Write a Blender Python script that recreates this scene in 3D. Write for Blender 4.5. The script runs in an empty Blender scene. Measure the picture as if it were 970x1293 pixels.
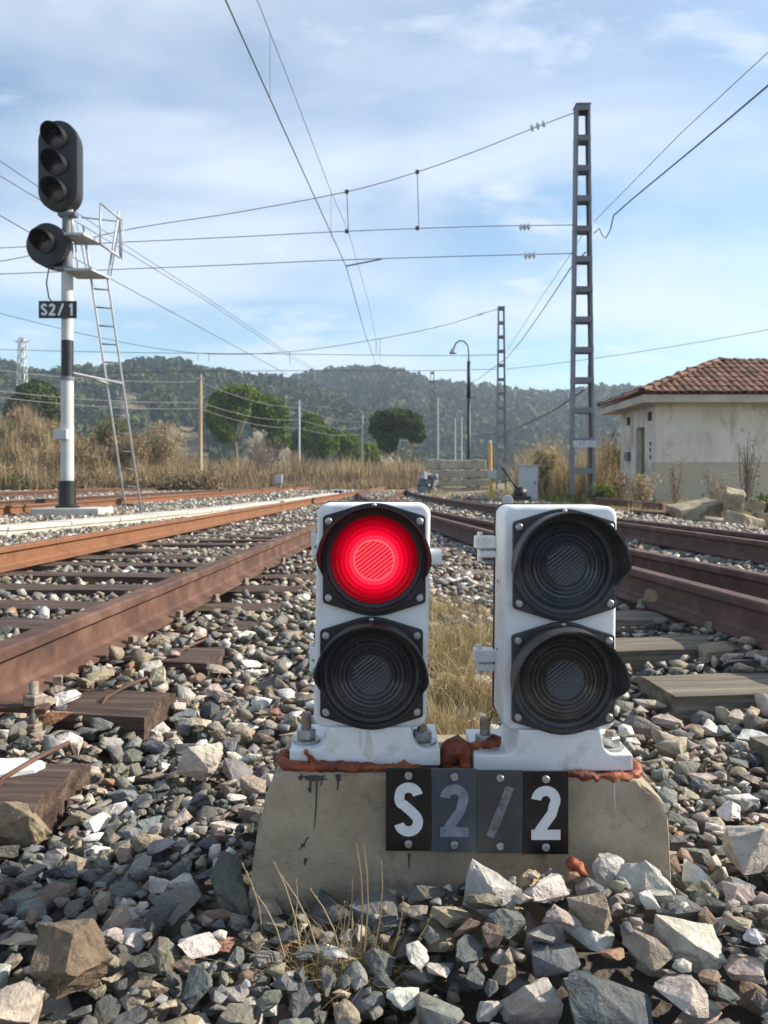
import bpy, bmesh, math, random
import numpy as np
from mathutils import Vector, Matrix, Euler, noise

random.seed(7)
rng = np.random.default_rng(11)
R = math.radians
sc = bpy.context.scene
col = sc.collection

# ------------------------------------------------------------------ camera
CAMZ, F, HOR = 0.66, 1000.0, 604.0          # eye height (m), focal length and horizon in photo pixels
cam_d = bpy.data.cameras.new("camera")
cam = bpy.data.objects.new("camera", cam_d)
col.objects.link(cam)
cam.location = (0, 0, CAMZ)
cam.rotation_euler = (R(90), 0, 0)
cam_d.sensor_fit = 'HORIZONTAL'
cam_d.sensor_width = 36.0
cam_d.lens = 36.0 * F / 970.0
cam_d.shift_y = -(646.5 - HOR) / 970.0
cam_d.clip_start = 0.05
cam_d.clip_end = 6000
cam_d.dof.use_dof = True
cam_d.dof.focus_distance = 1.36
cam_d.dof.aperture_fstop = 14
sc.camera = cam

# ------------------------------------------------------------------ light
SUN_EL, SUN_AZ = R(31), R(82)               # azimuth clockwise from +Y: sun stands to the right, slightly ahead
w = bpy.data.worlds.new("World")
sc.world = w
w.use_nodes = True
nt = w.node_tree
nt.nodes.clear()


def nn(t, typ, **kw):
    n = t.nodes.new(typ)
    for k, v in kw.items():
        if k.startswith('i_'):
            n.inputs[k[2:].replace('_', ' ')].default_value = v
        else:
            setattr(n, k, v)
    return n


def math_node(t, op, a, b=None, c=None, clamp=False):
    n = t.nodes.new('ShaderNodeMath')
    n.operation = op
    n.use_clamp = clamp
    for i, x in enumerate((a, b, c)):
        if x is None:
            continue
        if isinstance(x, (int, float)):
            n.inputs[i].default_value = x
        else:
            t.links.new(x, n.inputs[i])
    return n.outputs[0]


def build_world():
    L = nt.links
    out = nn(nt, 'ShaderNodeOutputWorld')
    bg = nn(nt, 'ShaderNodeBackground')
    bg.inputs['Strength'].default_value = 0.12
    sky = nn(nt, 'ShaderNodeTexSky')
    sky.sky_type = 'NISHITA'
    sky.sun_disc = False
    sky.sun_elevation = SUN_EL
    sky.sun_rotation = SUN_AZ
    sky.air_density = 1.0
    sky.dust_density = 0.6
    sky.ozone_density = 1.8
    tc = nn(nt, 'ShaderNodeTexCoord')
    sep = nn(nt, 'ShaderNodeSeparateXYZ')
    L.new(tc.outputs['Generated'], sep.inputs[0])
    zc = math_node(nt, 'MAXIMUM', sep.outputs[2], 0.0)
    den = math_node(nt, 'ADD', zc, 0.16)
    u = math_node(nt, 'DIVIDE', sep.outputs[0], den)
    v = math_node(nt, 'DIVIDE', sep.outputs[1], den)
    cmb = nn(nt, 'ShaderNodeCombineXYZ')
    L.new(u, cmb.inputs[0]); L.new(v, cmb.inputs[1])
    def layer(loc, rot, scl, scale, rough, dist, lo, hi, top):
        mp = nn(nt, 'ShaderNodeMapping')
        mp.inputs['Location'].default_value = (*loc, 0)
        mp.inputs['Rotation'].default_value = (0, 0, R(rot))
        mp.inputs['Scale'].default_value = (*scl, 1)
        L.new(cmb.outputs[0], mp.inputs[0])
        n = nn(nt, 'ShaderNodeTexNoise')
        n.inputs['Scale'].default_value = scale
        n.inputs['Detail'].default_value = 10
        n.inputs['Roughness'].default_value = rough
        n.inputs['Distortion'].default_value = dist
        L.new(mp.outputs[0], n.inputs['Vector'])
        r = nn(nt, 'ShaderNodeMapRange', interpolation_type='SMOOTHSTEP')
        r.inputs['From Min'].default_value = lo
        r.inputs['From Max'].default_value = hi
        r.inputs['To Max'].default_value = top
        L.new(n.outputs[0], r.inputs['Value'])
        return r.outputs[0]
    veil = layer((0.6, 2.5), 24, (0.62, 0.95), 0.95, 0.52, 0.35, 0.38, 0.64, 0.80)      # broad veils of high cloud
    puff = layer((5.2, 1.4), -18, (1.0, 1.5), 2.3, 0.58, 0.25, 0.46, 0.72, 0.75)       # broken patches
    wisp = layer((7.1, 4.2), -32, (1.0, 2.6), 1.9, 0.62, 0.9, 0.50, 0.76, 0.50)        # torn streaks
    s1_ = math_node(nt, 'MAXIMUM', veil, puff)
    s2_ = math_node(nt, 'MAXIMUM', s1_, wisp)
    s2 = math_node(nt, 'MULTIPLY_ADD', s2_, 0.92, 0.05, clamp=True)
    tint = nn(nt, 'ShaderNodeMix', data_type='RGBA', blend_type='MULTIPLY')
    tint.inputs['Factor'].default_value = 1.0
    tint.inputs['B'].default_value = (0.96, 1.06, 1.04, 1)
    L.new(sky.outputs[0], tint.inputs['A'])
    mix = nn(nt, 'ShaderNodeMix', data_type='RGBA')
    L.new(s2, mix.inputs['Factor'])
    L.new(tint.outputs['Result'], mix.inputs['A'])
    mix.inputs['B'].default_value = (5.0, 5.45, 6.1, 1)
    L.new(mix.outputs['Result'], bg.inputs['Color'])
    L.new(bg.outputs[0], out.inputs['Surface'])


build_world()
sun_d = bpy.data.lights.new("sun", 'SUN')
sun = bpy.data.objects.new("sun", sun_d)
col.objects.link(sun)
sun_d.energy = 5.0
sun_d.angle = R(0.5)
sun_d.color = (1.0, 0.90, 0.75)
sdir = Vector((math.cos(SUN_EL) * math.sin(SUN_AZ), math.cos(SUN_EL) * math.cos(SUN_AZ), math.sin(SUN_EL)))
sun.rotation_euler = sdir.to_track_quat('Z', 'Y').to_euler()
vs = sc.view_settings
vs.view_transform = 'Standard'
vs.look = 'None'
vs.exposure = 0.68
vs.gamma = 1.0
vs.use_curve_mapping = False
sc.render.engine = 'CYCLES'
cy = sc.cycles
cy.max_bounces = 6
cy.diffuse_bounces = 2
cy.glossy_bounces = 3
cy.transmission_bounces = 3
cy.volume_bounces = 0
cy.caustics_reflective = False
cy.caustics_refractive = False
cy.use_denoising = True
cy.use_adaptive_sampling = True
cy.adaptive_threshold = 0.02

# ------------------------------------------------------------------ helpers
def at(px, py, d):
    """photo pixel at a distance -> place in the scene"""
    return Vector(((px - 485.0) / F * d, d, CAMZ - (py - HOR) / F * d))


def tag(o, label=None, cat=None, group=None, kind=None):
    if label: o['label'] = label
    if cat: o['category'] = cat
    if group: o['group'] = group
    if kind: o['kind'] = kind
    return o


def empty(name, loc, label, cat, group=None, rz=0.0):
    o = bpy.data.objects.new(name, None)
    o.empty_display_size = 0.1
    o.location = loc
    o.rotation_euler = (0, 0, rz)
    col.objects.link(o)
    return tag(o, label, cat, group)


def origin_of(o):
    p = Vector((0, 0, 0))
    while o is not None:
        p += Vector(o.location)
        o = o.parent
    return p


def copy_tree(o, parent=None):
    c = o.copy()
    col.objects.link(c)
    c.parent = parent
    for ch in [x for x in col.objects if x.parent is o]:
        copy_tree(ch, c)
    return c


class MB:
    """collects vertices and faces for one mesh"""
    def __init__(s):
        s.v, s.f = [], []

    def add(s, vs_, fs_):
        n = len(s.v)
        s.v += [tuple(p) for p in vs_]
        s.f += [tuple(i + n for i in f) for f in fs_]
        return s

    def box(s, c, size, rot=None):
        hx, hy, hz = size[0] / 2, size[1] / 2, size[2] / 2
        pts = [Vector((x, y, z)) for z in (-hz, hz) for x, y in ((-hx, -hy), (hx, -hy), (hx, hy), (-hx, hy))]
        if rot is not None:
            m = rot if isinstance(rot, Matrix) else Euler(rot).to_matrix()
            pts = [m @ p for p in pts]
        c = Vector(c)
        return s.add([c + p for p in pts], [(3, 2, 1, 0), (4, 5, 6, 7), (0, 1, 5, 4), (1, 2, 6, 5), (2, 3, 7, 6), (3, 0, 4, 7)])

    def prism(s, poly, fn, w0, w1):
        n = len(poly)
        vv = [fn(p[0], p[1], w0) for p in poly] + [fn(p[0], p[1], w1) for p in poly]
        ff = [tuple(range(n))[::-1], tuple(range(n, 2 * n))]
        ff += [(i, (i + 1) % n, n + (i + 1) % n, n + i) for i in range(n)]
        return s.add(vv, ff)

    def tube(s, path, r, n=8, caps=True):
        path = [Vector(p) for p in path]
        m = len(path)
        rr = r if isinstance(r, (list, tuple)) else [r] * m
        vv, prev = [], None
        for i, p in enumerate(path):
            t = (path[min(i + 1, m - 1)] - path[max(i - 1, 0)]).normalized()
            if prev is None:
                a = Vector((0, 0, 1)) if abs(t.z) < 0.9 else Vector((1, 0, 0))
                u = t.cross(a).normalized()
            else:
                u = (prev - t * prev.dot(t)).normalized()
            prev = u
            b = t.cross(u)
            for k in range(n):
                an = 2 * math.pi * k / n
                vv.append(p + (u * math.cos(an) + b * math.sin(an)) * rr[i])
        ff = []
        for i in range(m - 1):
            for k in range(n):
                a, b2 = i * n + k, i * n + (k + 1) % n
                ff.append((a, b2, b2 + n, a + n))
        if caps:
            ff.append(tuple(range(n))[::-1])
            ff.append(tuple((m - 1) * n + k for k in range(n)))
        return s.add(vv, ff)

    def lathe(s, prof, fn, n=32, close=False):
        """prof: (radius, height) pairs; fn(a, b, h) -> point"""
        vv = []
        for r, h in prof:
            for k in range(n):
                an = 2 * math.pi * k / n
                vv.append(fn(r * math.cos(an), r * math.sin(an), h))
        ff = []
        for i in range(len(prof) - 1):
            for k in range(n):
                a, b2 = i * n + k, i * n + (k + 1) % n
                ff.append((a, b2, b2 + n, a + n))
        if close:
            ff.append(tuple(range(n))[::-1])
            ff.append(tuple((len(prof) - 1) * n + k for k in range(n)))
        return s.add(vv, ff)

    def build(s, name, mat, parent=None, smooth=False, bevel=0.0, seg=2, local=False, angle=None):
        me = bpy.data.meshes.new(name)
        o0 = Vector((0, 0, 0)) if (parent is None or local) else origin_of(parent)
        me.from_pydata([tuple(Vector(p) - o0) for p in s.v], [], s.f)
        bm = bmesh.new()
        bm.from_mesh(me)
        bmesh.ops.recalc_face_normals(bm, faces=bm.faces)
        if bevel:
            ed = [e for e in bm.edges if len(e.link_faces) == 2 and e.calc_face_angle(0) > R(28)]
            bmesh.ops.bevel(bm, geom=ed, offset=bevel, segments=seg, affect='EDGES', profile=0.6, clamp_overlap=True)
        bm.to_mesh(me)
        bm.free()
        if smooth:
            me.polygons.foreach_set('use_smooth', [True] * len(me.polygons))
            if angle:
                me.set_sharp_from_angle(angle=angle)
        me.materials.append(mat)
        o = bpy.data.objects.new(name, me)
        col.objects.link(o)
        o.parent = parent
        return o


def mesh_np(name, V, Fc, mat, parent=None, attr=None):
    """fast mesh from arrays; Fc is (n,3) or (n,4); attr: per-face RGB colour"""
    me = bpy.data.meshes.new(name)
    nv, (nf, k) = len(V), Fc.shape
    me.vertices.add(nv)
    me.vertices.foreach_set('co', np.asarray(V, np.float32).ravel())
    me.loops.add(nf * k)
    me.loops.foreach_set('vertex_index', np.asarray(Fc, np.int32).ravel())
    me.polygons.add(nf)
    me.polygons.foreach_set('loop_start', np.arange(0, nf * k, k, dtype=np.int32))
    if attr is not None:
        a = me.attributes.new('tint', 'FLOAT_COLOR', 'FACE')
        c4 = np.ones((nf, 4), np.float32)
        c4[:, :3] = attr
        a.data.foreach_set('color', c4.ravel())
    me.update(calc_edges=True)
    me.validate()
    me.materials.append(mat)
    o = bpy.data.objects.new(name, me)
    col.objects.link(o)
    o.parent = parent
    return o


# ------------------------------------------------------------------ materials
def mat_new(name):
    m = bpy.data.materials.new(name)
    m.use_nodes = True
    t = m.node_tree
    b = t.nodes['Principled BSDF']
    return m, t, b


def surf(name, cols, scale=8.0, rough=0.7, metal=0.0, bump=0.15, bscale=None, detail=8, stretch=(1, 1, 1), lo=0.35, hi=0.65,
         spots=None, coat=0.0, dist=0.004, rvar=0.15, spec=0.5):
    """weathered surface: two or three colours broken up by noise, a bump and optional spots (colour, scale, threshold)"""
    m, t, b = mat_new(name)
    L = t.links
    tc = nn(t, 'ShaderNodeTexCoord')
    mp = nn(t, 'ShaderNodeMapping')
    mp.inputs['Scale'].default_value = stretch
    L.new(tc.outputs['Object'], mp.inputs[0])
    no = nn(t, 'ShaderNodeTexNoise')
    no.inputs['Scale'].default_value = scale
    no.inputs['Detail'].default_value = detail
    no.inputs['Roughness'].default_value = 0.62
    L.new(mp.outputs[0], no.inputs['Vector'])
    rp = nn(t, 'ShaderNodeValToRGB')
    rp.color_ramp.elements[0].position = lo
    rp.color_ramp.elements[1].position = hi
    rp.color_ramp.elements[0].color = (*cols[0], 1)
    rp.color_ramp.elements[1].color = (*cols[-1], 1)
    if len(cols) == 3:
        e = rp.color_ramp.elements.new((lo + hi) / 2)
        e.color = (*cols[1], 1)
    L.new(no.outputs[0], rp.inputs[0])
    c = rp.outputs[0]
    if spots:
        for (sc_col, sscale, thr, width) in spots:
            n2 = nn(t, 'ShaderNodeTexNoise')
            n2.inputs['Scale'].default_value = sscale
            n2.inputs['Detail'].default_value = 6
            n2.inputs['Roughness'].default_value = 0.65
            L.new(mp.outputs[0], n2.inputs['Vector'])
            mr = nn(t, 'ShaderNodeMapRange')
            mr.inputs['From Min'].default_value = thr
            mr.inputs['From Max'].default_value = thr + width
            L.new(n2.outputs[0], mr.inputs['Value'])
            mx = nn(t, 'ShaderNodeMix', data_type='RGBA')
            L.new(mr.outputs[0], mx.inputs['Factor'])
            L.new(c, mx.inputs['A'])
            mx.inputs['B'].default_value = (*sc_col, 1)
            c = mx.outputs['Result']
    L.new(c, b.inputs['Base Color'])
    b.inputs['Metallic'].default_value = metal
    b.inputs['Specular IOR Level'].default_value = spec
    rr = math_node(t, 'MULTIPLY_ADD', no.outputs[0], rvar * 2, rough - rvar, clamp=True)
    L.new(rr, b.inputs['Roughness'])
    b.inputs['Coat Weight'].default_value = coat
    if bump:
        n3 = nn(t, 'ShaderNodeTexNoise')
        n3.inputs['Scale'].default_value = bscale or scale * 5
        n3.inputs['Detail'].default_value = 8
        n3.inputs['Roughness'].default_value = 0.6
        L.new(mp.outputs[0], n3.inputs['Vector'])
        bp = nn(t, 'ShaderNodeBump')
        bp.inputs['Strength'].default_value = bump
        bp.inputs['Distance'].default_value = dist
        L.new(n3.outputs[0], bp.inputs['Height'])
        L.new(bp.outputs[0], b.inputs['Normal'])
    return m


def stone_mat(name, use_attr):
    m, t, b = mat_new(name)
    L = t.links
    if use_attr:
        at_ = nn(t, 'ShaderNodeAttribute', attribute_name='tint')
        base = at_.outputs['Color']
        geo = nn(t, 'ShaderNodeNewGeometry')
        vec = geo.outputs['Position']
        rnd = geo.outputs['Random Per Island']
    else:
        oi = nn(t, 'ShaderNodeObjectInfo')
        base = oi.outputs['Color']
        geo = nn(t, 'ShaderNodeNewGeometry')
        vec = geo.outputs['Position']
        rnd = oi.outputs['Random']
    no = nn(t, 'ShaderNodeTexNoise', noise_dimensions='4D')
    no.inputs['Scale'].default_value = 38
    no.inputs['Detail'].default_value = 9
    no.inputs['Roughness'].default_value = 0.68
    L.new(vec, no.inputs['Vector'])
    L.new(math_node(t, 'MULTIPLY', rnd, 40.0), no.inputs['W'])
    k = math_node(t, 'MULTIPLY_ADD', no.outputs[0], 1.5, 0.25)
    mx = nn(t, 'ShaderNodeMix', data_type='RGBA', blend_type='MULTIPLY')
    mx.inputs['Factor'].default_value = 1.0
    L.new(base, mx.inputs['A'])
    L.new(k, mx.inputs['B'])
    # pale mineral flecks and veins
    n2 = nn(t, 'ShaderNodeTexNoise')
    n2.inputs['Scale'].default_value = 260
    n2.inputs['Detail'].default_value = 4
    L.new(vec, n2.inputs['Vector'])
    mr = nn(t, 'ShaderNodeMapRange')
    mr.inputs['From Min'].default_value = 0.60
    mr.inputs['From Max'].default_value = 0.72
    mr.inputs['To Max'].default_value = 0.45
    L.new(n2.outputs[0], mr.inputs['Value'])
    mx2 = nn(t, 'ShaderNodeMix', data_type='RGBA')
    L.new(mr.outputs[0], mx2.inputs['Factor'])
    L.new(mx.outputs['Result'], mx2.inputs['A'])
    mx2.inputs['B'].default_value = (0.36, 0.34, 0.30, 1)
    # earthy dust lying in patches
    n4 = nn(t, 'ShaderNodeTexNoise')
    n4.inputs['Scale'].default_value = 14
    n4.inputs['Detail'].default_value = 6
    L.new(vec, n4.inputs['Vector'])
    mr4 = nn(t, 'ShaderNodeMapRange')
    mr4.inputs['From Min'].default_value = 0.48
    mr4.inputs['From Max'].default_value = 0.68
    mr4.inputs['To Max'].default_value = 0.42
    L.new(n4.outputs[0], mr4.inputs['Value'])
    mx3 = nn(t, 'ShaderNodeMix', data_type='RGBA')
    L.new(mr4.outputs[0], mx3.inputs['Factor'])
    L.new(mx2.outputs['Result'], mx3.inputs['A'])
    mx3.inputs['B'].default_value = (0.25, 0.20, 0.145, 1)
    L.new(mx3.outputs['Result'], b.inputs['Base Color'])
    b.inputs['Roughness'].default_value = 0.78
    b.inputs['Specular IOR Level'].default_value = 0.35
    n3 = nn(t, 'ShaderNodeTexNoise')
    n3.inputs['Scale'].default_value = 70
    n3.inputs['Detail'].default_value = 9
    n3.inputs['Roughness'].default_value = 0.65
    L.new(vec, n3.inputs['Vector'])
    bp = nn(t, 'ShaderNodeBump')
    bp.inputs['Strength'].default_value = 0.75
    bp.inputs['Distance'].default_value = 0.010
    n5 = nn(t, 'ShaderNodeTexNoise')
    n5.inputs['Scale'].default_value = 30
    n5.inputs['Detail'].default_value = 5
    n5.inputs['Distortion'].default_value = 1.2
    L.new(vec, n5.inputs['Vector'])
    L.new(math_node(t, 'MULTIPLY_ADD', n5.outputs[0], 1.6, n3.outputs[0]), bp.inputs['Height'])
    L.new(bp.outputs[0], b.inputs['Normal'])
    return m


def leaf_mat(name, cols, trans=0.25, nscale=0.25):
    """cols: dark, mid, light foliage colours, picked leaf by leaf with slow drift across the plant"""
    m, t, b = mat_new(name)
    L = t.links
    geo = nn(t, 'ShaderNodeNewGeometry')
    no = nn(t, 'ShaderNodeTexNoise')
    no.inputs['Scale'].default_value = nscale
    no.inputs['Detail'].default_value = 4
    L.new(geo.outputs['Position'], no.inputs['Vector'])
    f = math_node(t, 'MULTIPLY_ADD', geo.outputs['Random Per Island'], 0.55, -0.27)
    f2 = math_node(t, 'ADD', f, no.outputs[0])
    rp = nn(t, 'ShaderNodeValToRGB')
    rp.color_ramp.elements[0].position = 0.25
    rp.color_ramp.elements[1].position = 0.78
    rp.color_ramp.elements[0].color = (*cols[0], 1)
    rp.color_ramp.elements[1].color = (*cols[2], 1)
    e = rp.color_ramp.elements.new(0.5)
    e.color = (*cols[1], 1)
    L.new(f2, rp.inputs[0])
    L.new(rp.outputs[0], b.inputs['Base Color'])
    b.inputs['Roughness'].default_value = 0.75
    b.inputs['Specular IOR Level'].default_value = 0.2
    tr = nn(t, 'ShaderNodeBsdfTranslucent')
    L.new(rp.outputs[0], tr.inputs[0])
    ms = nn(t, 'ShaderNodeMixShader')
    ms.inputs[0].default_value = trans
    out = t.nodes['Material Output']
    L.new(b.outputs[0], ms.inputs[1])
    L.new(tr.outputs[0], ms.inputs[2])
    L.new(ms.outputs[0], out.inputs['Surface'])
    return m


M = {}
M['stone_o'] = stone_mat('stone_single', False)
M['stone_a'] = stone_mat('stone_mass', True)
M['ballast_soil'] = surf('ballast_soil', [(0.06, 0.05, 0.042), (0.13, 0.11, 0.09), (0.22, 0.19, 0.155)], scale=9, bump=0.8, bscale=30, dist=0.03, rough=0.9, detail=12)
M['soil'] = surf('dry_soil', [(0.15, 0.115, 0.07), (0.23, 0.18, 0.11), (0.16, 0.15, 0.07)], scale=0.35, bump=0.6, bscale=6, dist=0.05, rough=0.95, detail=12)
M['concrete'] = surf('plinth_concrete', [(0.27, 0.215, 0.145), (0.37, 0.30, 0.21), (0.44, 0.365, 0.265)], scale=7, bump=0.9, bscale=120, dist=0.003, rough=0.88,
                     spots=[((0.20, 0.17, 0.125), 13, 0.56, 0.14), ((0.46, 0.42, 0.34), 160, 0.63, 0.06), ((0.13, 0.105, 0.075), 210, 0.66, 0.05)])
M['concrete_pale'] = surf('trough_concrete', [(0.46, 0.43, 0.37), (0.60, 0.57, 0.50)], scale=3, bump=0.4, bscale=40, rough=0.9, spots=[((0.30, 0.27, 0.22), 5, 0.6, 0.12)])
M['concrete_old'] = surf('old_concrete', [(0.32, 0.275, 0.20), (0.50, 0.44, 0.34)], scale=4, bump=0.6, bscale=30, rough=0.92, spots=[((0.17, 0.15, 0.11), 7, 0.56, 0.14)])
M['rubble'] = surf('rubble_concrete', [(0.20, 0.165, 0.11), (0.30, 0.25, 0.175), (0.40, 0.34, 0.25)], scale=4, bump=0.7, bscale=26, dist=0.01, rough=0.92, spots=[((0.13, 0.11, 0.08), 7, 0.55, 0.14)])
M['white'] = surf('white_paint', [(0.72, 0.74, 0.76), (0.80, 0.81, 0.82)], scale=5, bump=0.10, bscale=140, dist=0.001, rough=0.42, rvar=0.1,
                  spots=[((0.47, 0.44, 0.38), 11, 0.55, 0.2), ((0.30, 0.22, 0.14), 60, 0.68, 0.05), ((0.36, 0.34, 0.30), 6, 0.62, 0.16)])
M['black'] = surf('black_paint', [(0.014, 0.0145, 0.016), (0.030, 0.031, 0.034)], scale=14, bump=0.2, bscale=160, dist=0.001, rough=0.48, rvar=0.15,
                  spots=[((0.085, 0.082, 0.078), 28, 0.60, 0.16)])
M['black_worn'] = surf('worn_black_paint', [(0.030, 0.031, 0.033), (0.062, 0.063, 0.066)], scale=18, bump=0.25, bscale=160, dist=0.001, rough=0.55, rvar=0.15,
                       spots=[((0.14, 0.135, 0.13), 30, 0.58, 0.16)])
M['hood_in'] = M['black']
M['rubber'] = surf('rubber_gasket', [(0.010, 0.010, 0.011), (0.02, 0.02, 0.02)], scale=20, rough=0.6, bump=0)
M['zinc'] = surf('zinc_bolt', [(0.33, 0.33, 0.33), (0.52, 0.52, 0.50)], scale=60, rough=0.45, metal=0.75, bump=0.15, bscale=300, dist=0.0006)
M['zinc_rust'] = surf('rusty_bolt', [(0.20, 0.13, 0.085), (0.36, 0.33, 0.29)], scale=50, rough=0.7, metal=0.3, bump=0.3, bscale=200, dist=0.001)
M['sealant'] = surf('red_sealant', [(0.10, 0.018, 0.008), (0.20, 0.040, 0.014), (0.36, 0.095, 0.028)], scale=22, rough=0.55, bump=0.7, bscale=130, dist=0.004)
M['tar'] = surf('tar_drip', [(0.018, 0.018, 0.022), (0.05, 0.05, 0.055)], scale=50, rough=0.5, bump=0)
M['lime'] = surf('lime_streak', [(0.50, 0.48, 0.43), (0.58, 0.56, 0.51)], scale=50, rough=0.8, bump=0)
M['plate_black'] = surf('sign_black', [(0.007, 0.007, 0.008), (0.013, 0.013, 0.015)], scale=12, rough=0.28, bump=0, spots=[((0.03, 0.03, 0.035), 25, 0.62, 0.2)])
M['plate_blue'] = surf('sign_faded_blue', [(0.040, 0.050, 0.070), (0.062, 0.075, 0.10)], scale=14, rough=0.4, bump=0, spots=[((0.11, 0.12, 0.14), 24, 0.62, 0.2)])
M['plate_grey'] = surf('sign_faded_grey', [(0.040, 0.041, 0.042), (0.062, 0.063, 0.064)], scale=14, rough=0.4, bump=0, spots=[((0.10, 0.10, 0.10), 24, 0.62, 0.2)])
M['digit'] = surf('sign_white', [(0.66, 0.68, 0.72), (0.74, 0.75, 0.78)], scale=30, rough=0.4, bump=0)
M['digit_faded'] = surf('sign_white_faded', [(0.11, 0.13, 0.165), (0.26, 0.30, 0.36)], scale=55, rough=0.5, bump=0, lo=0.3, hi=0.7)
M['digit_faded2'] = surf('sign_white_faded_more', [(0.075, 0.08, 0.087), (0.27, 0.28, 0.30)], scale=70, rough=0.5, bump=0, lo=0.35, hi=0.7)
M['rust_orange'] = surf('rail_rust_orange', [(0.14, 0.058, 0.028), (0.22, 0.095, 0.044), (0.19, 0.085, 0.044)], scale=6, rough=0.85, bump=0.35, bscale=90, dist=0.003, stretch=(1, 1, 1),
                        spots=[((0.13, 0.065, 0.04), 12, 0.56, 0.12), ((0.34, 0.19, 0.11), 40, 0.66, 0.08)])
M['rust_brown'] = surf('rail_rust_brown', [(0.055, 0.028, 0.020), (0.095, 0.046, 0.031), (0.15, 0.082, 0.058)], scale=7, rough=0.85, bump=0.35, bscale=90, dist=0.003,
                       spots=[((0.12, 0.065, 0.045), 15, 0.58, 0.12)])
M['rust_dark'] = surf('rail_rust_dark', [(0.06, 0.030, 0.024), (0.10, 0.052, 0.041), (0.15, 0.085, 0.068)], scale=7, rough=0.75, bump=0.35, bscale=90, dist=0.003)
M['wood_dark'] = surf('sleeper_wood_dark', [(0.030, 0.018, 0.013), (0.080, 0.050, 0.036), (0.15, 0.105, 0.08)], scale=11, rough=0.85, bump=1.0, bscale=34, dist=0.010, stretch=(0.14, 2.2, 2.2))
M['wood_grey'] = surf('sleeper_wood_grey', [(0.085, 0.068, 0.048), (0.17, 0.142, 0.105), (0.26, 0.225, 0.175)], scale=9, rough=0.9, bump=1.0, bscale=34, dist=0.010, stretch=(0.14, 2.2, 2.2))
M['wood_post'] = surf('post_wood', [(0.30, 0.21, 0.13), (0.46, 0.36, 0.25)], scale=3, rough=0.9, bump=0.4, bscale=20, stretch=(3, 3, 0.15))
M['steel_grey'] = surf('pylon_paint', [(0.13, 0.14, 0.165), (0.19, 0.20, 0.23)], scale=2.5, rough=0.6, bump=0.1, spots=[((0.13, 0.085, 0.06), 4, 0.62, 0.1)])
M['galv'] = surf('galvanised_steel', [(0.36, 0.38, 0.40), (0.50, 0.52, 0.53)], scale=5, rough=0.5, metal=0.3, bump=0.05)
M['mast_grey'] = surf('mast_light_paint', [(0.46, 0.48, 0.49), (0.55, 0.56, 0.56)], scale=4, rough=0.5, bump=0.05, spots=[((0.38, 0.37, 0.34), 5, 0.62, 0.15)])
M['mast_black'] = surf('mast_black_paint', [(0.008, 0.008, 0.010), (0.016, 0.016, 0.019)], scale=8, rough=0.5, bump=0.05)
M['wire'] = surf('wire_dark', [(0.05, 0.05, 0.052), (0.10, 0.095, 0.09)], scale=3, rough=0.6, metal=0.3, bump=0)
M['wire_pale'] = surf('wire_aged', [(0.18, 0.19, 0.20), (0.25, 0.26, 0.27)], scale=3, rough=0.6, metal=0.2, bump=0)
M['porcelain'] = surf('insulator_glass', [(0.62, 0.66, 0.64), (0.72, 0.74, 0.72)], scale=10, rough=0.2, bump=0)
M['wall_cream'] = surf('house_plaster', [(0.50, 0.46, 0.39), (0.64, 0.60, 0.53), (0.70, 0.66, 0.59)], scale=0.9, rough=0.92, bump=0.35, bscale=14, dist=0.01, detail=12, stretch=(1, 1, 0.5),
                       spots=[((0.36, 0.32, 0.25), 1.6, 0.52, 0.16), ((0.27, 0.235, 0.185), 4, 0.62, 0.10), ((0.74, 0.71, 0.66), 2.6, 0.60, 0.08)])
M['wall_tan'] = surf('house_dado', [(0.42, 0.365, 0.275), (0.54, 0.48, 0.37)], scale=1.0, rough=0.92, bump=0.35, bscale=14, dist=0.01, spots=[((0.22, 0.19, 0.14), 2.5, 0.6, 0.12)])
M['fascia'] = surf('eave_plaster', [(0.42, 0.385, 0.33), (0.56, 0.52, 0.46)], scale=1.5, rough=0.9, bump=0.2, spots=[((0.25, 0.22, 0.18), 2.2, 0.6, 0.12)])
M['door_olive'] = surf('door_paint', [(0.13, 0.10, 0.035), (0.20, 0.155, 0.06)], scale=4, rough=0.7, bump=0.2)
M['dark_void'] = surf('vent_dark', [(0.025, 0.022, 0.02), (0.05, 0.045, 0.04)], scale=8, rough=0.9, bump=0)
M['cabinet'] = surf('cabinet_paint', [(0.42, 0.45, 0.49), (0.52, 0.55, 0.58)], scale=3, rough=0.5, bump=0.05, spots=[((0.33, 0.32, 0.30), 6, 0.62, 0.12)])
M['yellow'] = surf('yellow_paint', [(0.66, 0.33, 0.045), (0.78, 0.42, 0.08)], scale=6, rough=0.55, bump=0.05)
M['bark'] = surf('bark', [(0.10, 0.075, 0.055), (0.20, 0.15, 0.11)], scale=3, rough=0.95, bump=0.6, bscale=14, dist=0.03, stretch=(2, 2, 0.4))
M['bark_dry'] = surf('dry_bark', [(0.24, 0.20, 0.16), (0.36, 0.31, 0.26)], scale=3, rough=0.95, bump=0.4, bscale=14, dist=0.02)
M['hill'] = surf('hill_soil', [(0.075, 0.075, 0.035), (0.155, 0.125, 0.07), (0.25, 0.18, 0.105)], scale=0.022, rough=0.95, bump=0.5, bscale=0.3, dist=1.0, detail=12)
M['pine'] = leaf_mat('pine_needles', [(0.055, 0.092, 0.012), (0.125, 0.188, 0.025), (0.21, 0.28, 0.045)], 0.25, 0.5)
M['pine_dark'] = leaf_mat('pine_needles_dark', [(0.026, 0.045, 0.012), (0.058, 0.088, 0.020), (0.11, 0.145, 0.034)], 0.15, 0.5)
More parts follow.
